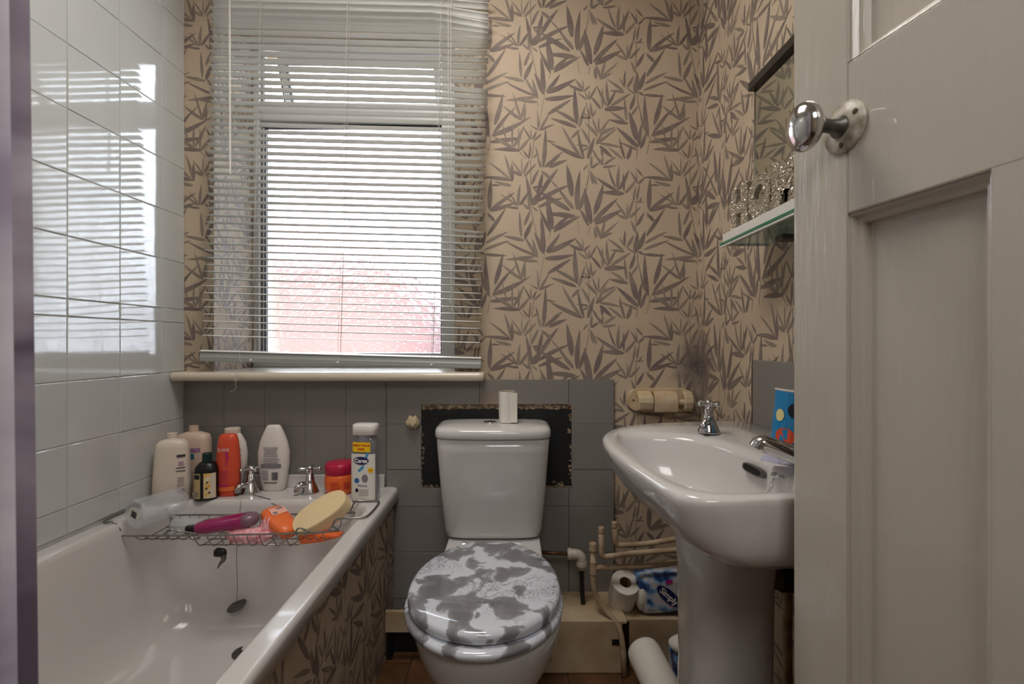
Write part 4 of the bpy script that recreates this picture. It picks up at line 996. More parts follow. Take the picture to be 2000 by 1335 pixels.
obj('seat', xf(MB().loft([seat_ring(.97, .413), seat_ring(1.015, .415, yf=.902), seat_ring(1.035, .422, yf=.900), seat_ring(1.035, .429, yf=.900), seat_ring(1.01, .434, yf=.902)]), R3), M['marble'], wc, smooth=True, label='marbled grey seat ring')
obj('seat_lid', xf(MB().loft([seat_ring(.96, .4385), seat_ring(.995, .440), seat_ring(1.0, .444), seat_ring(1.0, .453), seat_ring(.985, .459), seat_ring(.95, .4625), seat_ring(.80, .464), seat_ring(.4, .465), seat_ring(.05, .465)]), R3), M['marble'], wc, smooth=True, label='glossy lid printed as grey and white marble')
hg = MB()
for x in (-.07, .07): hg.lathe([(.011, 0), (.011, .03)], Matrix.Translation((TX + x - .015, 1.372, .432)) @ Matrix.Rotation(PI / 2, 4, 'Y'), 14)
obj('hinge', hg, M['chrome'], wc, smooth=False)
# nearly finished roll on the cistern
t = thing('toilet_roll', 'thin nearly finished toilet roll standing on the cistern', 'toilet roll', (P(991, 820, 1.53).x, 1.535, .7625))
rc = (P(990, 820, 1.53).x, 1.535, .7618)
obj('core', MB().lathe([(.0235, .002), (.0235, .098), (.0225, .098), (.0225, .002), (.0235, .002)], Matrix.Translation(rc), 28, False, False), M['card'], t, smooth=False)
pr = []
sp_ = []
for k in range(40):
    a = -2.6 + 2 * PI * k / 39; r_ = .0242 + .0010 * k / 39; sp_.append((r_ * math.cos(a), r_ * math.sin(a)))
tail = [(.031, -.006), (.0315, .004)]
mb = MB(); rg = []
out_ = [(p_[0] * 1.02, p_[1] * 1.02) for p_ in sp_]
n_ = len(sp_)
for k in range(n_): rg.append([Vector((rc[0] + sp_[k][0], rc[1] + sp_[k][1], rc[2] + .001)), Vector((rc[0] + sp_[k][0], rc[1] + sp_[k][1], rc[2] + .1)), Vector((rc[0] + out_[k][0] , rc[1] + out_[k][1], rc[2] + .1)), Vector((rc[0] + out_[k][0], rc[1] + out_[k][1], rc[2] + .001))])
mb.loft(rg)
obj('paper', mb, M['paper'], t, smooth=False)
fl = MB(); fl.box(rc[0] + .010, rc[0] + .033, rc[1] - .0262, rc[1] - .0252, rc[2] + .003, rc[2] + .097)
obj('loose_sheet', fl, M['paper'], t)
# foam lump
tag(obj('foam_plug', blob(P(806, 824, 1.622), .021, .013, .021, 12, .3, 24, 12, 4), M['foam'], smooth=True), 'yellowish lump of dried foam stuck on the grey tiles', 'filler')

# ---------------------------------------------------------------- pipework and boxing behind
sv = thing('toilet_supply', 'white push-fit elbow feeding the toilet on a dark pipe', 'pipe', P(1130, 1150, 1.56))
e0 = P(1128, 1083, 1.56)
obj('copper_pipe', MB().tube([P(1050, 1078, 1.56), P(1112, 1081, 1.56)], .006, 12), M['copper'], sv, smooth=True)
obj('elbow', MB().tube(fillet([P(1108, 1081, 1.56), P(1136, 1082, 1.56), P(1136, 1110, 1.56)], .022), .0165, 16), M['fitting'], sv, smooth=True)
cl = MB()
for a_, b_ in ((P(1109, 1081, 1.56), P(1116, 1081, 1.56)), (P(1136, 1096, 1.56), P(1136, 1103, 1.56))): cl.tube([a_, b_], .0185, 16)
obj('collar', cl, M['fitting'], sv)
obj('flexi_hose', MB().tube(catmull([P(1136, 1108, 1.56), P(1137, 1150, 1.56), P(1140, 1198, 1.555)], 4), .0075, 10), M['dark_rubber'], sv, smooth=True)
obj('tap_screw', MB().tube([P(1128, 1200, 1.54), P(1152, 1204, 1.54)], .003, 8), M['black'], sv)
pr_ = .0087
YP = 1.50
ps = thing('supply_pipe', 'cream capped pipe with branch dropping to the floor beside the box', 'pipe', P(1217, 1320, 1.45))
pts = fillet([P(1158, 1072, YP), P(1159, 1165, YP), P(1211, 1222, YP - .04), P(1218, 1275, 1.447)], .05) 
end = P(1219, 1300, 1.445); end.z = .006; pts.append(end)
obj('pipe', MB().tube(pts, pr_, 12), M['pipe'], ps, smooth=True)
obj('end_cap', MB().lathe([(.0105, 0), (.012, .002), (.012, .022), (.0105, .025)], Matrix.Translation(P(1158, 1075, YP)), 16), M['pipe'], ps, smooth=False)
obj('branch', MB().tube([P(1160, 1108, YP), P(1250, 1106, YP), Vector((.60, YP, .335))], pr_, 12), M['pipe'], ps, smooth=True)
obj('tee', MB().tube([P(1159, 1096, YP), P(1159, 1120, YP)], .0112, 14), M['pipe'], ps)
def cutoff(name, label, pxs, lab2, Y):
    t = thing(name, label, 'pipe', P(pxs[0][0], pxs[0][1], Y))
    obj('pipe', MB().tube(fillet([P(a, b, Y) for a, b in pxs[:-1]] + [pxs[-1]], .018), pr_, 12), M['pipe'], t, smooth=True)
    t2 = obj('cap', MB().lathe([(.0095, 0), (.0102, .002), (.0102, .016), (.0085, .018)], Matrix.Translation(P(pxs[0][0], pxs[0][1], Y) - Vector((0, 0, .012))), 14), M['pipe'], t)
cutoff('supply_pipe', 'lower of two cream L-shaped pipes under the basin', [(1174, 1032), (1175, 1088), (1235, 1080), Vector((.60, 1.47, .385))], '', 1.49)
cutoff('supply_pipe', 'upper of two cream L-shaped pipes under the basin', [(1200, 1022), (1202, 1065), (1260, 1062), Vector((.62, 1.51, .413))], '', 1.53)
# vertical pipes by the right wall
for (X_, Y_, lb_) in ((.622, 1.075, 'cream pipe down the right wall, farther of two behind the pedestal'), (.622, 1.028, 'cream pipe down the right wall, nearer of two behind the pedestal')):
    t = thing('wall_pipe', lb_, 'pipe', (X_, Y_, 0))
    obj('pipe', MB().tube([(X_, Y_, .005), (X_, Y_, .3), (X_, Y_, .64)], .0095, 12), M['pipe'], t, smooth=True)
    obj('clip', MB().box(X_ - .012, XR - .0005, Y_ - .004, Y_ + .004, .20, .222), M['fitting'], t)
t = thing('waste_pipe', 'brown waste pipe between pedestal and wall', 'pipe', (.58, .98, .51))
wz = .535
obj('pipe', MB().tube([(.516, .97, wz + .002), (.57, .97, wz), (.644, .97, wz - .004)], .019, 18), M['waste'], t, smooth=True)
obj('collar', MB().tube([(.545, .97, wz + .001), (.575, .97, wz)], .0235, 18), M['dark_rubber'], t)
# boxing
b1 = thing('pipe_boxing', 'low cream boxing along the floor right of the toilet', 'boxing', (.2, 1.55, 0))
obj('front', MB().box(.02, .338, 1.459, 1.471, .006, .157), M['boxing'], b1, bevel=.0015)
obj('notch_hole', MB().box(.306, .3385, 1.4575, 1.4585, .092, .110), M['void_shade'], b1)
obj('top', MB().box(.02, .352, 1.459, YB - .012, .1575, .164), M['boxing'], b1)
b2 = thing('pipe_boxing', 'low cream boxing under the basin pipes below the tissue pack', 'boxing', (.5, 1.55, 0))
obj('front', MB().box(.366, XR - .002, 1.485, 1.497, .004, .148), M['boxing'], b2, bevel=.0015)
obj('top', MB().box(.355, XR - .002, 1.485, YB - .002, .1485, .155), M['boxing'], b2)
b3 = thing('pipe_boxing', 'short cream boxing between bath panel and toilet above a dark gap', 'boxing', (-.3, 1.57, 0))
obj('front', MB().box(-.400, -.20, 1.50, 1.512, .105, .172), M['boxing'], b3, bevel=.0015)
obj('foot', MB().box(-.400, -.385, 1.52, YB - .012, 0, .105), M['void_shade'], b3)  # coloured near-black to carry the shade of the gap
obj('gap_shade', MB().box(-.400, -.18, 1.56, 1.566, 0, .105), M['void_shade'], b3)  # black sheet added to draw the shade under the boxing
# spare roll tipped on the boxing
F = Matrix.Translation((.360, 1.545, .208)) @ Matrix.Rotation(math.radians(28), 4, 'X') @ Matrix.Rotation(math.radians(3), 4, 'Y')
t = thing('toilet_roll', 'fresh toilet roll tipped back beside the tissue pack', 'toilet roll', (.36, 1.545, .157))
obj('paper', MB().lathe([(.019, -.052), (.043, -.052), (.0445, -.049), (.0445, .049), (.043, .052), (.019, .052), (.019, -.052)], F, 32, False, False), M['paper'], t, smooth=False, bevel=0)
obj('core', MB().lathe([(.0188, -.05), (.0188, .05), (.0178, .05), (.0178, -.05)], F, 24, True, False), M['card'], t)
# tissue pack
def pack_mat():
    m = mat('printed_film', (205, 204, 214), .25, coat=.4, var=.9, vscale=13, col2=(40, 66, 130), bump=.5, bscale=20)
    e = [nd for nd in m.node_tree.nodes if nd.type == 'VALTORGB'][0].color_ramp.elements
    e[0].position = .40; e[1].position = .50; k = e.new(.45); k.color = lin((120, 170, 214)); return m
M['pack'] = pack_mat()
t = thing('tissue_pack', 'printed film pack of tissue rolls lying on the boxing', 'tissue pack', (.50, 1.54, .155))
Fp = Matrix.Translation((.505, 1.545, .224)) @ Matrix.Rotation(math.radians(-3), 4, 'Y')
obj('film_wrap', MB().loft([[Fp @ Vector((x, p_.x, p_.y)) for p_ in [Vector((a_.x, a_.y)) for a_ in rrect(-.05 * k, .05 * k, -.063 * k, .063 * k, .025 * k, 0)]] for x, k in ((-.108, .55), (-.100, .85), (-.088, .97), (-.06, 1), (0, .985), (.05, 1), (.09, .97), (.10, .8))]), M['pack'], t, smooth=True)
obj('white_roll_end', blob((.415, 1.515, .212), .022, .022, .045, 6, .08, 20, 10), M['paper'], t, smooth=True)
ov = xf(disc_mb(.048, .019), Matrix.Translation((.492, 1.4935, .222)) @ Matrix.Rotation(math.radians(42), 4, 'Y') @ Matrix.Rotation(PI / 2, 4, 'X'))
obj('oval_badge', ov, M['navy'], t)
obj('lettering', xf(text_mb('Simply', .026, .0003, .0004), Matrix.Translation((.492, 1.4925, .222)) @ Matrix.Rotation(math.radians(42), 4, 'Y') @ Matrix.Rotation(PI / 2, 4, 'X')), M['ink_white'], t)
obj('pink_print', xf(disc_mb(.012, .006), Matrix.Translation((.493, 1.4935, .268)) @ Matrix.Rotation(-.3, 4, 'Y') @ Matrix.Rotation(PI / 2, 4, 'X')), M['ink_mag'], t)
obj('print_swirl', xf(text_mb('?', .03, .0003, .0004), Matrix.Translation((.418, 1.4925, .267)) @ Matrix.Rotation(1.2, 4, 'Y') @ Matrix.Rotation(PI / 2, 4, 'X')), M['black'], t) if False else None
# wrapped kitchen roll leaning
t = thing('kitchen_roll', 'long white wrapped paper roll leaning on the boxing by the pedestal', 'paper roll', (.37, 1.28, 0))
F = frame_from(Vector((.430, 1.135, .050)), Vector((-.050, .285, .072)))
obj('wrapped_roll', MB().lathe([(.012, -.002), (.038, -.003), (.047, .004), (.049, .014), (.049, .26), (.046, .275), (.036, .284), (.012, .286), (0, .286)], F, 28, True, False), M['paper'], t, smooth=True)
t = thing('tissue_packet', 'small wrapped pack with blue print half hidden by the pedestal', 'tissue pack', (.47, 1.36, 0))
obj('wrap', MB().loft([rrect(.475, .60, 1.36, 1.46, .02, z, 6) if k == 1 else rrect(.485, .59, 1.37, 1.45, .02, z, 6) for z, k in ((.005, 0), (.012, 1), (.095, 1), (.105, 0))]), M['pack'], t, smooth=False, bevel=.004)
obj('top_roll', blob((.505, 1.41, .125), .040, .035, .024, 9, .05, 20, 10), M['paper'], t, smooth=True)

# ---------------------------------------------------------------- basin
bs = thing('wash_basin', 'white pedestal wash basin fixed to the right wall', 'basin', (.5, .97, 0))
BZ2 = .805
def polar(poly, c, n=64):
    pts = catmull([Vector((x, y, 0)) for x, y in poly], 8, True); out = []
    for k in range(n):
        a = 2 * PI * k / n + .01; d = Vector((math.cos(a), math.sin(a))); best = None
        for i in range(len(pts)):
            p, q = pts[i - 1], pts[i]; ex, ey = q.x - p.x, q.y - p.y
            den = d.x * ey - d.y * ex
            if abs(den) < 1e-9: continue
            t_ = ((p.x - c[0]) * ey - (p.y - c[1]) * ex) / den; u_ = ((p.x - c[0]) * d.y - (p.y - c[1]) * d.x) / den
            if t_ > 0 and -1e-6 <= u_ <= 1 + 1e-6 and (best is None or t_ > best): best = t_
        out.append((c[0] + d.x * best, c[1] + d.y * best))
    return out
XW = XR - .0125
outer = [(XW, 1.285), (XW - .03, 1.292), (.50, 1.285), (.36, 1.252), (.262, 1.19), (.210, 1.10), (.197, 1.0), (.203, .88), (.216, .77), (.226, .70), (.240, .664), (.275, .647), (.33, .650), (.45, .664), (.56, .680), (XW - .02, .695), (XW, .71), (XW, .97)]
inner = [(.452, 1.02), (.425, 1.085), (.37, 1.125), (.30, 1.135), (.252, 1.11), (.234, 1.05), (.233, .95), (.240, .84), (.250, .76), (.268, .705), (.31, .688), (.40, .695), (.445, .73), (.465, .80), (.468, .92)]
CO = (.42, .96); CI = (.35, .92)
po = polar(outer, CO); pi_ = polar(inner, CI)
def ro(sx, sy, z, dz=0): return [Vector((XW - (XW - x) * sx, .97 + (y - .97) * sy, z)) for x, y in po]
def ri(k, z, dx=0, dy=0): return [Vector((CI[0] + (x - CI[0]) * k + dx, CI[1] + (y - CI[1]) * k + dy, z)) for x, y in pi_]
def mixr(a, b, t_, z): return [Vector((p.x * (1 - t_) + q.x * t_, p.y * (1 - t_) + q.y * t_, z)) for p, q in zip(a, b)]
rO = ro(1, 1, BZ2)
rgs = [ro(.34, .30, .668), ro(.50, .52, .669), ro(.66, .72, .675), ro(.77, .84, .686), ro(.86, .925, .704), ro(.925, .965, .727), ro(.968, .985, .755), ro(.993, .996, .782), ro(1, 1, BZ2 - .010), ro(.997, .996, BZ2 - .003), ro(.985, .986, BZ2 + .001)]
a_ = ro(.985, .986, BZ2); b_ = ri(1, BZ2)
rgs += [mixr(a_, b_, .45, BZ2 + .001), mixr(a_, b_, .85, BZ2 - .002), ri(1.0, BZ2 - .007), ri(.975, BZ2 - .018), ri(.93, BZ2 - .055, .004), ri(.84, BZ2 - .10, .008, .005), ri(.62, BZ2 - .132, .015, .01), ri(.3, BZ2 - .142, .018, .01), ri(.06, BZ2 - .145, .018, .01)]
obj('bowl', MB().loft(rgs), M['ceramic_b'], bs, smooth=True)
obj('pedestal', MB().loft([sring(.440, .985, .100, .125, 0, 3, 40), sring(.440, .985, .098, .122, .02, 3, 40), sring(.438, .985, .086, .100, .10, 3, 40), sring(.436, .985, .079, .093, .35, 3, 40), sring(.436, .985, .081, .096, .55, 3, 40), sring(.436, .985, .090, .110, .676, 3, 40)]), M['ceramic_b'], bs, smooth=True)
# overflow slot, plug waste and chain
sc0 = P(1483, 918, .905)
def slot(rx, rz, d0, d1, m, nm):
    c = Vector((.4585, .905, .777))
    Rr = Matrix.Translation(c) @ Matrix.Rotation(math.radians(12), 4, 'Y')
    pl = [(rx * math.copysign(abs(math.cos(a)) ** .5, math.cos(a)), rz * math.copysign(abs(math.sin(a)) ** .7, math.sin(a))) for a in [2 * PI * k / 24 for k in range(24)]]
    return obj(nm, MB().prism(pl, lambda u, v, d: Rr @ Vector((-d, u, v)), d0, d1), m, bs)
slot(.036, .0085, -.006, .0035, M['dullmetal'], 'overflow_rim')
slot(.031, .0058, -.004, .0042, M['void_shade'], 'overflow_slot')
obj('plug_hole', MB().lathe([(.022, 0), (.024, .002), (.018, .003), (.003, .001)], Matrix.Translation((.37, .93, BZ2 - .1445)), 20), M['chrome'], bs, smooth=True)
ch = MB()
cc = Vector((.4605, .822, .788))
for k in range(9):
    p_ = cc + Vector((-.009 - .002 * k, 0, -.0075 * k))
    R = Matrix.Translation(p_) @ Matrix.Rotation(k * PI / 2, 4, 'Z')
    ch.tube([R @ Vector((.0028 * math.cos(a), 0, .0055 * math.sin(a))) for a in [2 * PI * q_ / 10 for q_ in range(10)]], .0008, 5, closed=True)
ck = thing('basin_chain', 'short chrome plug chain hanging beside the overflow slot', 'chain', tuple(cc))
obj('links', ch, M['chrome'], ck, smooth=True, kind='stuff')
obj('stay', MB().tube(catmull([cc + Vector((.002, -.010, .002)), cc + Vector((-.006, -.010, .003)), cc + Vector((-.011, -.002, .0)), cc + Vector((-.006, .009, .003)), cc + Vector((.002, .009, .002))], 4), .0022, 8), M['chrome'], ck, smooth=True)
# taps
pillar_tap('basin_tap', 'chrome cross-head basin tap at the far corner, nearest the roll holder', (.466, 1.128, BZ2 + .0005), .80, -2.3, .35, splen=.5)
pillar_tap('basin_tap', 'near chrome basin tap partly hidden behind the door edge', (.505, .765, BZ2 + .0005), 1.12, PI - .42, .8, splen=1.0, straight=True)
# tumbler (plain coloured shapes only)
cuC = Vector((.560, .955, BZ2 - .004))
cu_ = thing('tumbler', 'blue plastic tumbler with coloured shapes behind the near tap', 'tumbler', tuple(cuC))
Tc = Matrix.Translation(cuC) @ Matrix.Rotation(math.radians(8), 4, 'Y')
obj('cup', MB().lathe([(.036, 0), (.0385, .002), (.043, .118), (.0435, .120), (.0415, .120), (.037, .005), (.01, .004)], Tc, 32), M['cupblue'], cu_, smooth=False)
obj('rim', MB().lathe([(.0432, .1175), (.0442, .119), (.0442, .121), (.042, .1215), (.0412, .119)], Tc, 32, False, False), M['white_pl'], cu_)
def cup_spot(poly, m, nm):
    mb = MB().prism(poly, lambda u, v, d: Vector((u, v, d)), -.0002, .0004)
    mb.v = [Tc @ Vector((-(.0385 + .045 * v.y * .9 + v.z + .0006) * math.cos(v.x / .040), (.0385 + .045 * v.y * .9 + v.z + .0006) * math.sin(v.x / .040) * -1, v.y)) for v in mb.v]
    return obj(nm, mb, m, cu_)
def el(cx, cz, rx, rz, n=18): return [(cx + rx * math.cos(2 * PI * k / n), cz + rz * math.sin(2 * PI * k / n)) for k in range(n)]
cup_spot(el(.026, .030, .019, .017), M['cuporange'], 'orange_patch')
cup_spot(el(.056, .020, .012, .012), M['cupgreen'], 'green_patch')
cup_spot(el(.046, .050, .006, .011), M['cupgreen'], 'green_patch')
cup_spot(el(.012, .070, .009, .012), M['cupcream'], 'cream_patch')
cup_spot(el(.038, .083, .012, .014), M['cupnavy'], 'navy_patch')
# film sachet and toothbrush by the near tap
fs = MB(); rg = []
for i in range(8):
    t_ = i / 7; c = Vector((.445 + .075 * t_, .845 - .075 * t_, BZ2 + .005))
    d = Vector((.6, .6, 0)).normalized() * (.017 + .012 * t_)
    wv = .006 * math.sin(t_ * 9)
    rg.append([c - d + Vector((0, 0, .003)), c + Vector((0, 0, .010 + wv + .008 * t_)), c + d + Vector((0, 0, .003)), c + Vector((0, 0, -.002))])
tag(obj('film_sachet', fs.loft(rg), M['film'], smooth=False), 'crumpled lilac plastic sachet under the near basin tap', 'sachet')
hbk = thing('hair_band', 'black hair band with pink tag on the basin deck by the door edge', 'hair band', (.50, .70, BZ2))
obj('band', blob((.4985, .738, .838), .016, .014, .028, 14, .18, 20, 12, 3), M['dark_rubber'], hbk, smooth=True)
obj('pink_tag', blob((.470, .725, .812), .007, .006, .009, 15, .1, 14, 8, 2), M['lightpink'], hbk, smooth=True)

# ---------------------------------------------------------------- wall fittings on the right
rh = thing('toilet_roll_holder', 'old cream ceramic toilet roll holder with hinged cover on the wallpaper', 'toilet roll holder', P(1291, 779, 1.64))
hx0, hx1, hz0, hz1 = P(1223, 0, YB).x, P(1352, 0, YB).x, P(0, 803, YB).z, P(0, 757, YB).z
hc_ = (hz0 + hz1) / 2; hr = (hz1 - hz0) / 2
def stadium(x0, x1, zc, r, n=10):
    return [(x1 - r + r * math.cos(a), zc + r * math.sin(a)) for a in [-PI / 2 + PI * k / n for k in range(n + 1)]] + [(x0 + r + r * math.cos(a), zc + r * math.sin(a)) for a in [PI / 2 + PI * k / n for k in range(n + 1)]]
obj('back_plate', MB().prism(stadium(hx0, hx1, hc_, hr), lambda u, v, d: Vector((u, YB - d, v)), .0006, .012), M['holder'], rh, bevel=.003)
for x0, x1, y1 in ((hx0 + .030, hx0 + .082, .052), (hx1 - .042, hx1 - .010, .046)):
    obj('bracket', MB().prism([(.012, hz0 + .004), (.012, hz1 - .006), (.030, hz1 - .012), (y1, hc_ + .014), (y1 + .003, hc_ - .004), (y1 - .004, hz0 + .012), (.030, hz0 + .004)], lambda u, v, d: Vector((d, YB - u, v)), x0, x1), M['holder'], rh, bevel=.006, seg=3, smooth=False)
obj('roller', MB().lathe([(.011, 0), (.011, hx1 - hx0 - .12)], Matrix.Translation((hx0 + .08, YB - .032, hc_ - .006)) @ Matrix.Rotation(PI / 2, 4, 'Y'), 18), M['holder'], rh, smooth=False)
cvp = [(.013, hz1 - .008), (.030, hz1 - .010), (.045, hc_ + .018), (.052, hc_ - .002), (.050, hz0 + .008), (.047, hz0 + .008), (.049, hc_ - .002), (.042, hc_ + .015), (.028, hz1 - .013), (.013, hz1 - .012)]
cvp = [(p_.x, p_.y) for p_ in catmull([Vector((a, b, 0)) for a, b in cvp], 4, True)]
obj('cover', MB().prism(cvp, lambda u, v, d: Vector((d, YB - u, v)), hx0 + .083, hx0 + .162), M['holder'], rh)
obj('screw_hole', MB().lathe([(.003, 0), (.003, .0015)], Matrix.Translation((hx0 + .022, YB - .0125, hc_)) @ Matrix.Rotation(PI / 2, 4, 'X'), 10), M['black'], rh)
# mirror
mr_ = thing('wall_mirror', 'rectangular mirror with dark top bar on the papered wall', 'mirror', (XR, .98, 1.30))
obj('glass', MB().box(XR - .022, XR - .016, .74, 1.222, 1.30, 1.672), M['mirror'], mr_)
obj('top_bar', MB().box(XR - .034, XR - .001, .72, 1.236, 1.668, 1.690), M['mirror_frame'], mr_, bevel=.002)
obj('edge_bead', MB().box(XR - .0235, XR - .0155, 1.222, 1.2255, 1.30, 1.672), M['chrome'], mr_)
obj('backing', MB().box(XR - .016, XR - .001, .75, 1.21, 1.31, 1.665), M['mirror_frame'], mr_)
# glass shelf
SX0, SZ = .524, 1.262
sh = thing('glass_shelf', 'green-edged glass shelf on the papered wall holding the sparkly word', 'shelf', (.585, .96, SZ))
obj('plate', MB().box(SX0 + .001, XR - .001, .70, 1.200, SZ, SZ + .006), M['glass_shelf'], sh)
obj('green_edge', MB().box(SX0, SX0 + .0009, .70, 1.2008, SZ, SZ + .006), M['glass_edge'], sh)
obj('end_edge', MB().box(SX0 + .001, XR - .001, 1.2001, 1.2009, SZ, SZ + .006), M['glass_edge'], sh)
obj('under_strip', MB().box(SX0 + .001, SX0 + .006, .70, 1.199, SZ - .0045, SZ - .0003), M['white_sat'], sh)
for y in (1.075, .80): obj('bracket', MB().box(XR - .045, XR - .001, y - .016, y + .016, SZ - .014, SZ - .0005), M['dullmetal'], sh, bevel=.003)
# HOME letters
hm = thing('home_sign', 'sparkly stone-covered HOME letters on a white plinth on the glass shelf', 'ornament', (.548, 1.0, SZ + .0065))
PZ = SZ + .0065
obj('plinth', MB().box(.530, .566, .735, 1.198, PZ, PZ + .022), M['white_sat'], hm, bevel=.001)
def letter(ch_, y_left, wd, ht=.100):
    mb = text_mb(ch_, .1, .0055, .0055)
    xs2 = [v.x for v in mb.v]; zs2 = [v.y for v in mb.v]
    x0, x1, z0, z1 = min(xs2), max(xs2), min(zs2), max(zs2)
    XC = .548
    def place(v): return Vector((XC - v.z, y_left - (v.x - x0) / (x1 - x0) * wd, PZ + .022 + (v.y - z0) / (z1 - z0) * ht))
    front = [f for f in mb.f if all(mb.v[i].z > .005 for i in f)]
    r_ = random.Random(ord(ch_)); st_ = MB()
    tris = []
    for f in front:
        for k in range(1, len(f) - 1):
            a, b, c = (mb.v[f[0]], mb.v[f[k]], mb.v[f[k + 1]]); ar = (b - a).cross(c - a).length
            if ar > 1e-9: tris.append((ar, a.copy(), b.copy(), c.copy()))
    tot = sum(t_[0] for t_ in tris)
    for ar, a, b, c in tris:
        n_ = ar / tot * 650; n_ = int(n_) + (1 if r_.random() < n_ % 1 else 0)
        for _ in range(n_):
            u_, v_ = r_.random(), r_.random()
            if u_ + v_ > 1: u_, v_ = 1 - u_, 1 - v_
            p_ = place(a + (b - a) * u_ + (c - a) * v_) - Vector((.0005, 0, 0)); s_ = r_.uniform(.0014, .0030)
            Rr = Matrix.Translation(p_) @ Matrix.Rotation(r_.uniform(0, 3), 4, 'X') @ Matrix.Rotation(r_.uniform(-.8, .8), 4, 'Y') @ Matrix.Rotation(r_.uniform(-.8, .8), 4, 'Z')
            st_.add([Rr @ Vector(q_) * 1 for q_ in ((-s_, 0, 0), (0, s_, 0), (0, -s_, 0), (0, 0, s_), (0, 0, -s_), (s_ * .4, 0, 0))],
                    [(0, 1, 3), (0, 3, 2), (0, 2, 4), (0, 4, 1), (5, 3, 1), (5, 2, 3), (5, 4, 2), (5, 1, 4)])
    mb.v = [place(v) for v in mb.v]
    o = obj('letter', mb, M['glitter'], hm, label='letter ' + ch_ + ' covered in stones')
    obj('glitter_stones', st_, M['glitter'], o, kind='stuff')
letter('H', 1.176, .078); letter('O', 1.092, .092); letter('M', .994, .100); letter('E', .888, .066)

# ---------------------------------------------------------------- door, opened into the room
dO = Vector((.366, .62, 0)); uu = Vector((.17, -.985, 0)).normalized(); nn = Vector((-.985, -.17, 0)).normalized()
def D(s_, z, d): return dO + uu * s_ + nn * d + Vector((0, 0, z))    # d > 0 towards the room
door = empty('door_1', tuple(D(.37, 0.005, 0))); door['kind'] = 'structure'; door['label'] = 'cream gloss painted panelled door standing open'
def dbox(s0, s1, z0, z1, d0, d1):
    mb = MB(); mb.box(s0, s1, d0, d1, z0, z1); mb.v = [D(v.x, v.z, v.y) for v in mb.v]
    mb.f = [f[::-1] for f in mb.f]; return mb
W_ = .728
st_x = [(0, .082), (.222, .302), (.442, .522), (.646, W_)]
pn_x = [(.082, .222), (.302, .442), (.522, .646)]
rails = [(.006, .22), (1.165, 1.336), (1.90, 1.99)]
pz = [(.22, 1.165), (1.336, 1.90)]
obj('stile', dbox(0, .082, .006, 1.99, -.038, 0), M['door'], door, bevel=.003)
obj('stile', dbox(.646, W_, .006, 1.99, -.038, 0), M['door'], door, bevel=.003)
for z0, z1 in rails: obj('rail', dbox(.0818, .6462, z0, z1, -.038, -.0001), M['door'], door, bevel=.002)
for s0, s1 in st_x[1:3]:
    for z0, z1 in pz: obj('muntin', dbox(s0, s1, z0 - .001, z1 + .001, -.038, -.0002), M['door'], door)
mprof = [(0, 0), (0, -.0025), (.003, -.0035), (.006, -.009), (.010, -.0105), (.0115, -.012), (.013, -.018), (.0155, -.019), (.0155, -.024)]
for s0, s1 in pn_x:
    for z0, z1 in pz:
        obj('panel', dbox(s0 - .004, s1 + .004, z0 - .004, z1 + .004, -.034, -.0195), M['door'], door)
        rgs = []
        for k_, d_ in mprof: 
            rgs.append([D(s0 + k_, z0 + k_, d_), D(s1 - k_, z0 + k_, d_), D(s1 - k_, z1 - k_, d_), D(s0 + k_, z1 - k_, d_)])
        obj('moulding', MB().loft(rgs, False, False), M['door'], door)
# knob and rose
def DM(s_, z, d):
    o_ = D(s_, z, d); up = Vector((0, 0, 1)); side = up.cross(nn).normalized()
    return Matrix(((side.x, up.x, nn.x, o_.x), (side.y, up.y, nn.y, o_.y), (side.z, up.z, nn.z, o_.z), (0, 0, 0, 1)))
KM = DM(.079, 1.264, 0)
kn = obj('rose', MB().lathe([(.0285, 0), (.0285, .002), (.026, .0045), (.016, .0065), (.012, .008)], KM, 32), M['rose'], door, smooth=True, label='worn round cream rose plate')
for a in (.5, 2.6, 4.7):
    obj('screw', MB().lathe([(.0035, .0040), (.003, .0065), (0, .007)], KM @ Matrix.Translation((.0205 * math.cos(a), .0205 * math.sin(a), 0)), 10, True, False), M['screw'], kn)
obj('shank', MB().lathe([(.013, .006), (.012, .010), (.0085, .014), (.0075, .022), (.008, .030), (.0105, .034), (.0105, .036)], KM, 24), M['dullmetal'], door, smooth=True)
KR = KM @ Matrix.Rotation(math.radians(-8), 4, 'Y') @ Matrix.Rotation(math.radians(18), 4, 'Z')
rg = []
for k in range(17):
    a = -PI / 2 + PI * k / 16; rr = math.cos(a)
    rg.append([KR @ Vector((  .0255 * max(rr, .02) * math.cos(t_), .0285 * max(rr, .02) * math.sin(t_), .0475 + .0155 * math.sin(a))) for t_ in [2 * PI * q_ / 32 for q_ in range(32)]])
obj('knob', MB().loft(rg), M['chrome'], door, smooth=True, label='polished oval chrome knob')

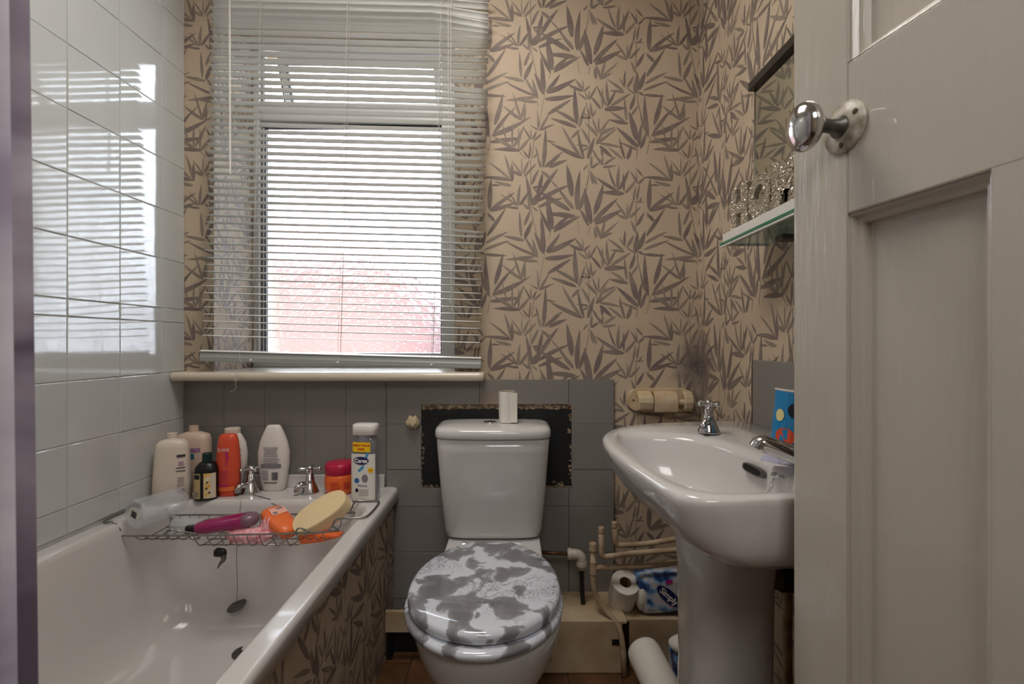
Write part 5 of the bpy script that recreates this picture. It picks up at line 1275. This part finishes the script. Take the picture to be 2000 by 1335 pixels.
# ---------------------------------------------------------------- shower curtain and rail
ct = thing('shower_curtain', 'lavender and purple watercolour shower curtain bunched at the near end of the bath', 'curtain', (-.37, .22, .1))
plan = [(-.3735, .3600), (-.379, .3585), (-.3835, .3540), (-.3845, .342), (-.378, .330), (-.384, .322), (-.362, .306), (-.383, .288), (-.360, .270), (-.384, .250), (-.360, .230), (-.384, .208), (-.358, .186), (-.384, .162), (-.358, .138), (-.382, .112), (-.360, .088), (-.38, .06)]
pl3 = catmull([(x, y, 0) for x, y in plan], 6)
def sway(p_, z):
    k_ = (z - .71); q_ = min(1.0, max(0.0, (.40 - p_.y) / .35))
    return Vector((p_.x - .022 * max(k_, -.5) * (1 - q_) * .6 + (.004 * math.sin(z * 4 + p_.y * 30)) * q_, p_.y - .0 * k_, z))
rg = []
for p_ in pl3:
    rg.append([sway(p_, .12 + 2.13 * j / 24) for j in range(25)])
obj('fabric', MB().loft(rg, False, False, False), M['curtain'], ct, smooth=True)
rg = []
for p_ in ((-.359, .3612), (-.366, .3605), (-.3735, .3600)):
    v_ = Vector((p_[0], p_[1], 0))
    rg.append([sway(v_, .12 + 2.13 * j / 24) for j in range(25)])
obj('hem', MB().loft(rg, False, False, False), M['curtain_hem'], ct, smooth=False, label='dark purple folded edge')
rl_ = thing('curtain_rail', 'white shower curtain rail running above the bath edge', 'rail', (-.372, .76, 2.30))
obj('tube', MB().tube([(-.372, YF + .001, 2.30), (-.372, YB - .001, 2.30)], .011, 16), M['white_sat'], rl_, smooth=True)
for y in [.07 + k * .036 for k in range(9)]:
    obj('ring', MB().tube([Vector((-.372 + .018 * math.cos(a), y, 2.285 + .032 * math.sin(a))) for a in [2 * PI * k / 16 for k in range(16)]], .0015, 6, closed=True), M['white_sat'], rl_)
# invented dish around the added ceiling fill light, out of view
cl_ = thing('fill_light_dish', 'round white dish added around the unseen ceiling fill light', 'lamp', (-.30, .95, 2.38))
obj('dish', MB().lathe([(.30, .07), (.31, .04), (.31, .0), (.30, .0), (.30, .03), (.0, .06)], Matrix.Translation((-.30, .95, 2.38)), 32, False, False), M['white_sat'], cl_)

# ---------------------------------------------------------------- consistent normals
import bmesh
for o in list(sc.objects):
    if o.type == 'MESH' and 'leaf_print' not in o.name:
        bm = bmesh.new(); bm.from_mesh(o.data); bmesh.ops.recalc_face_normals(bm, faces=bm.faces[:]); bm.to_mesh(o.data); bm.free()
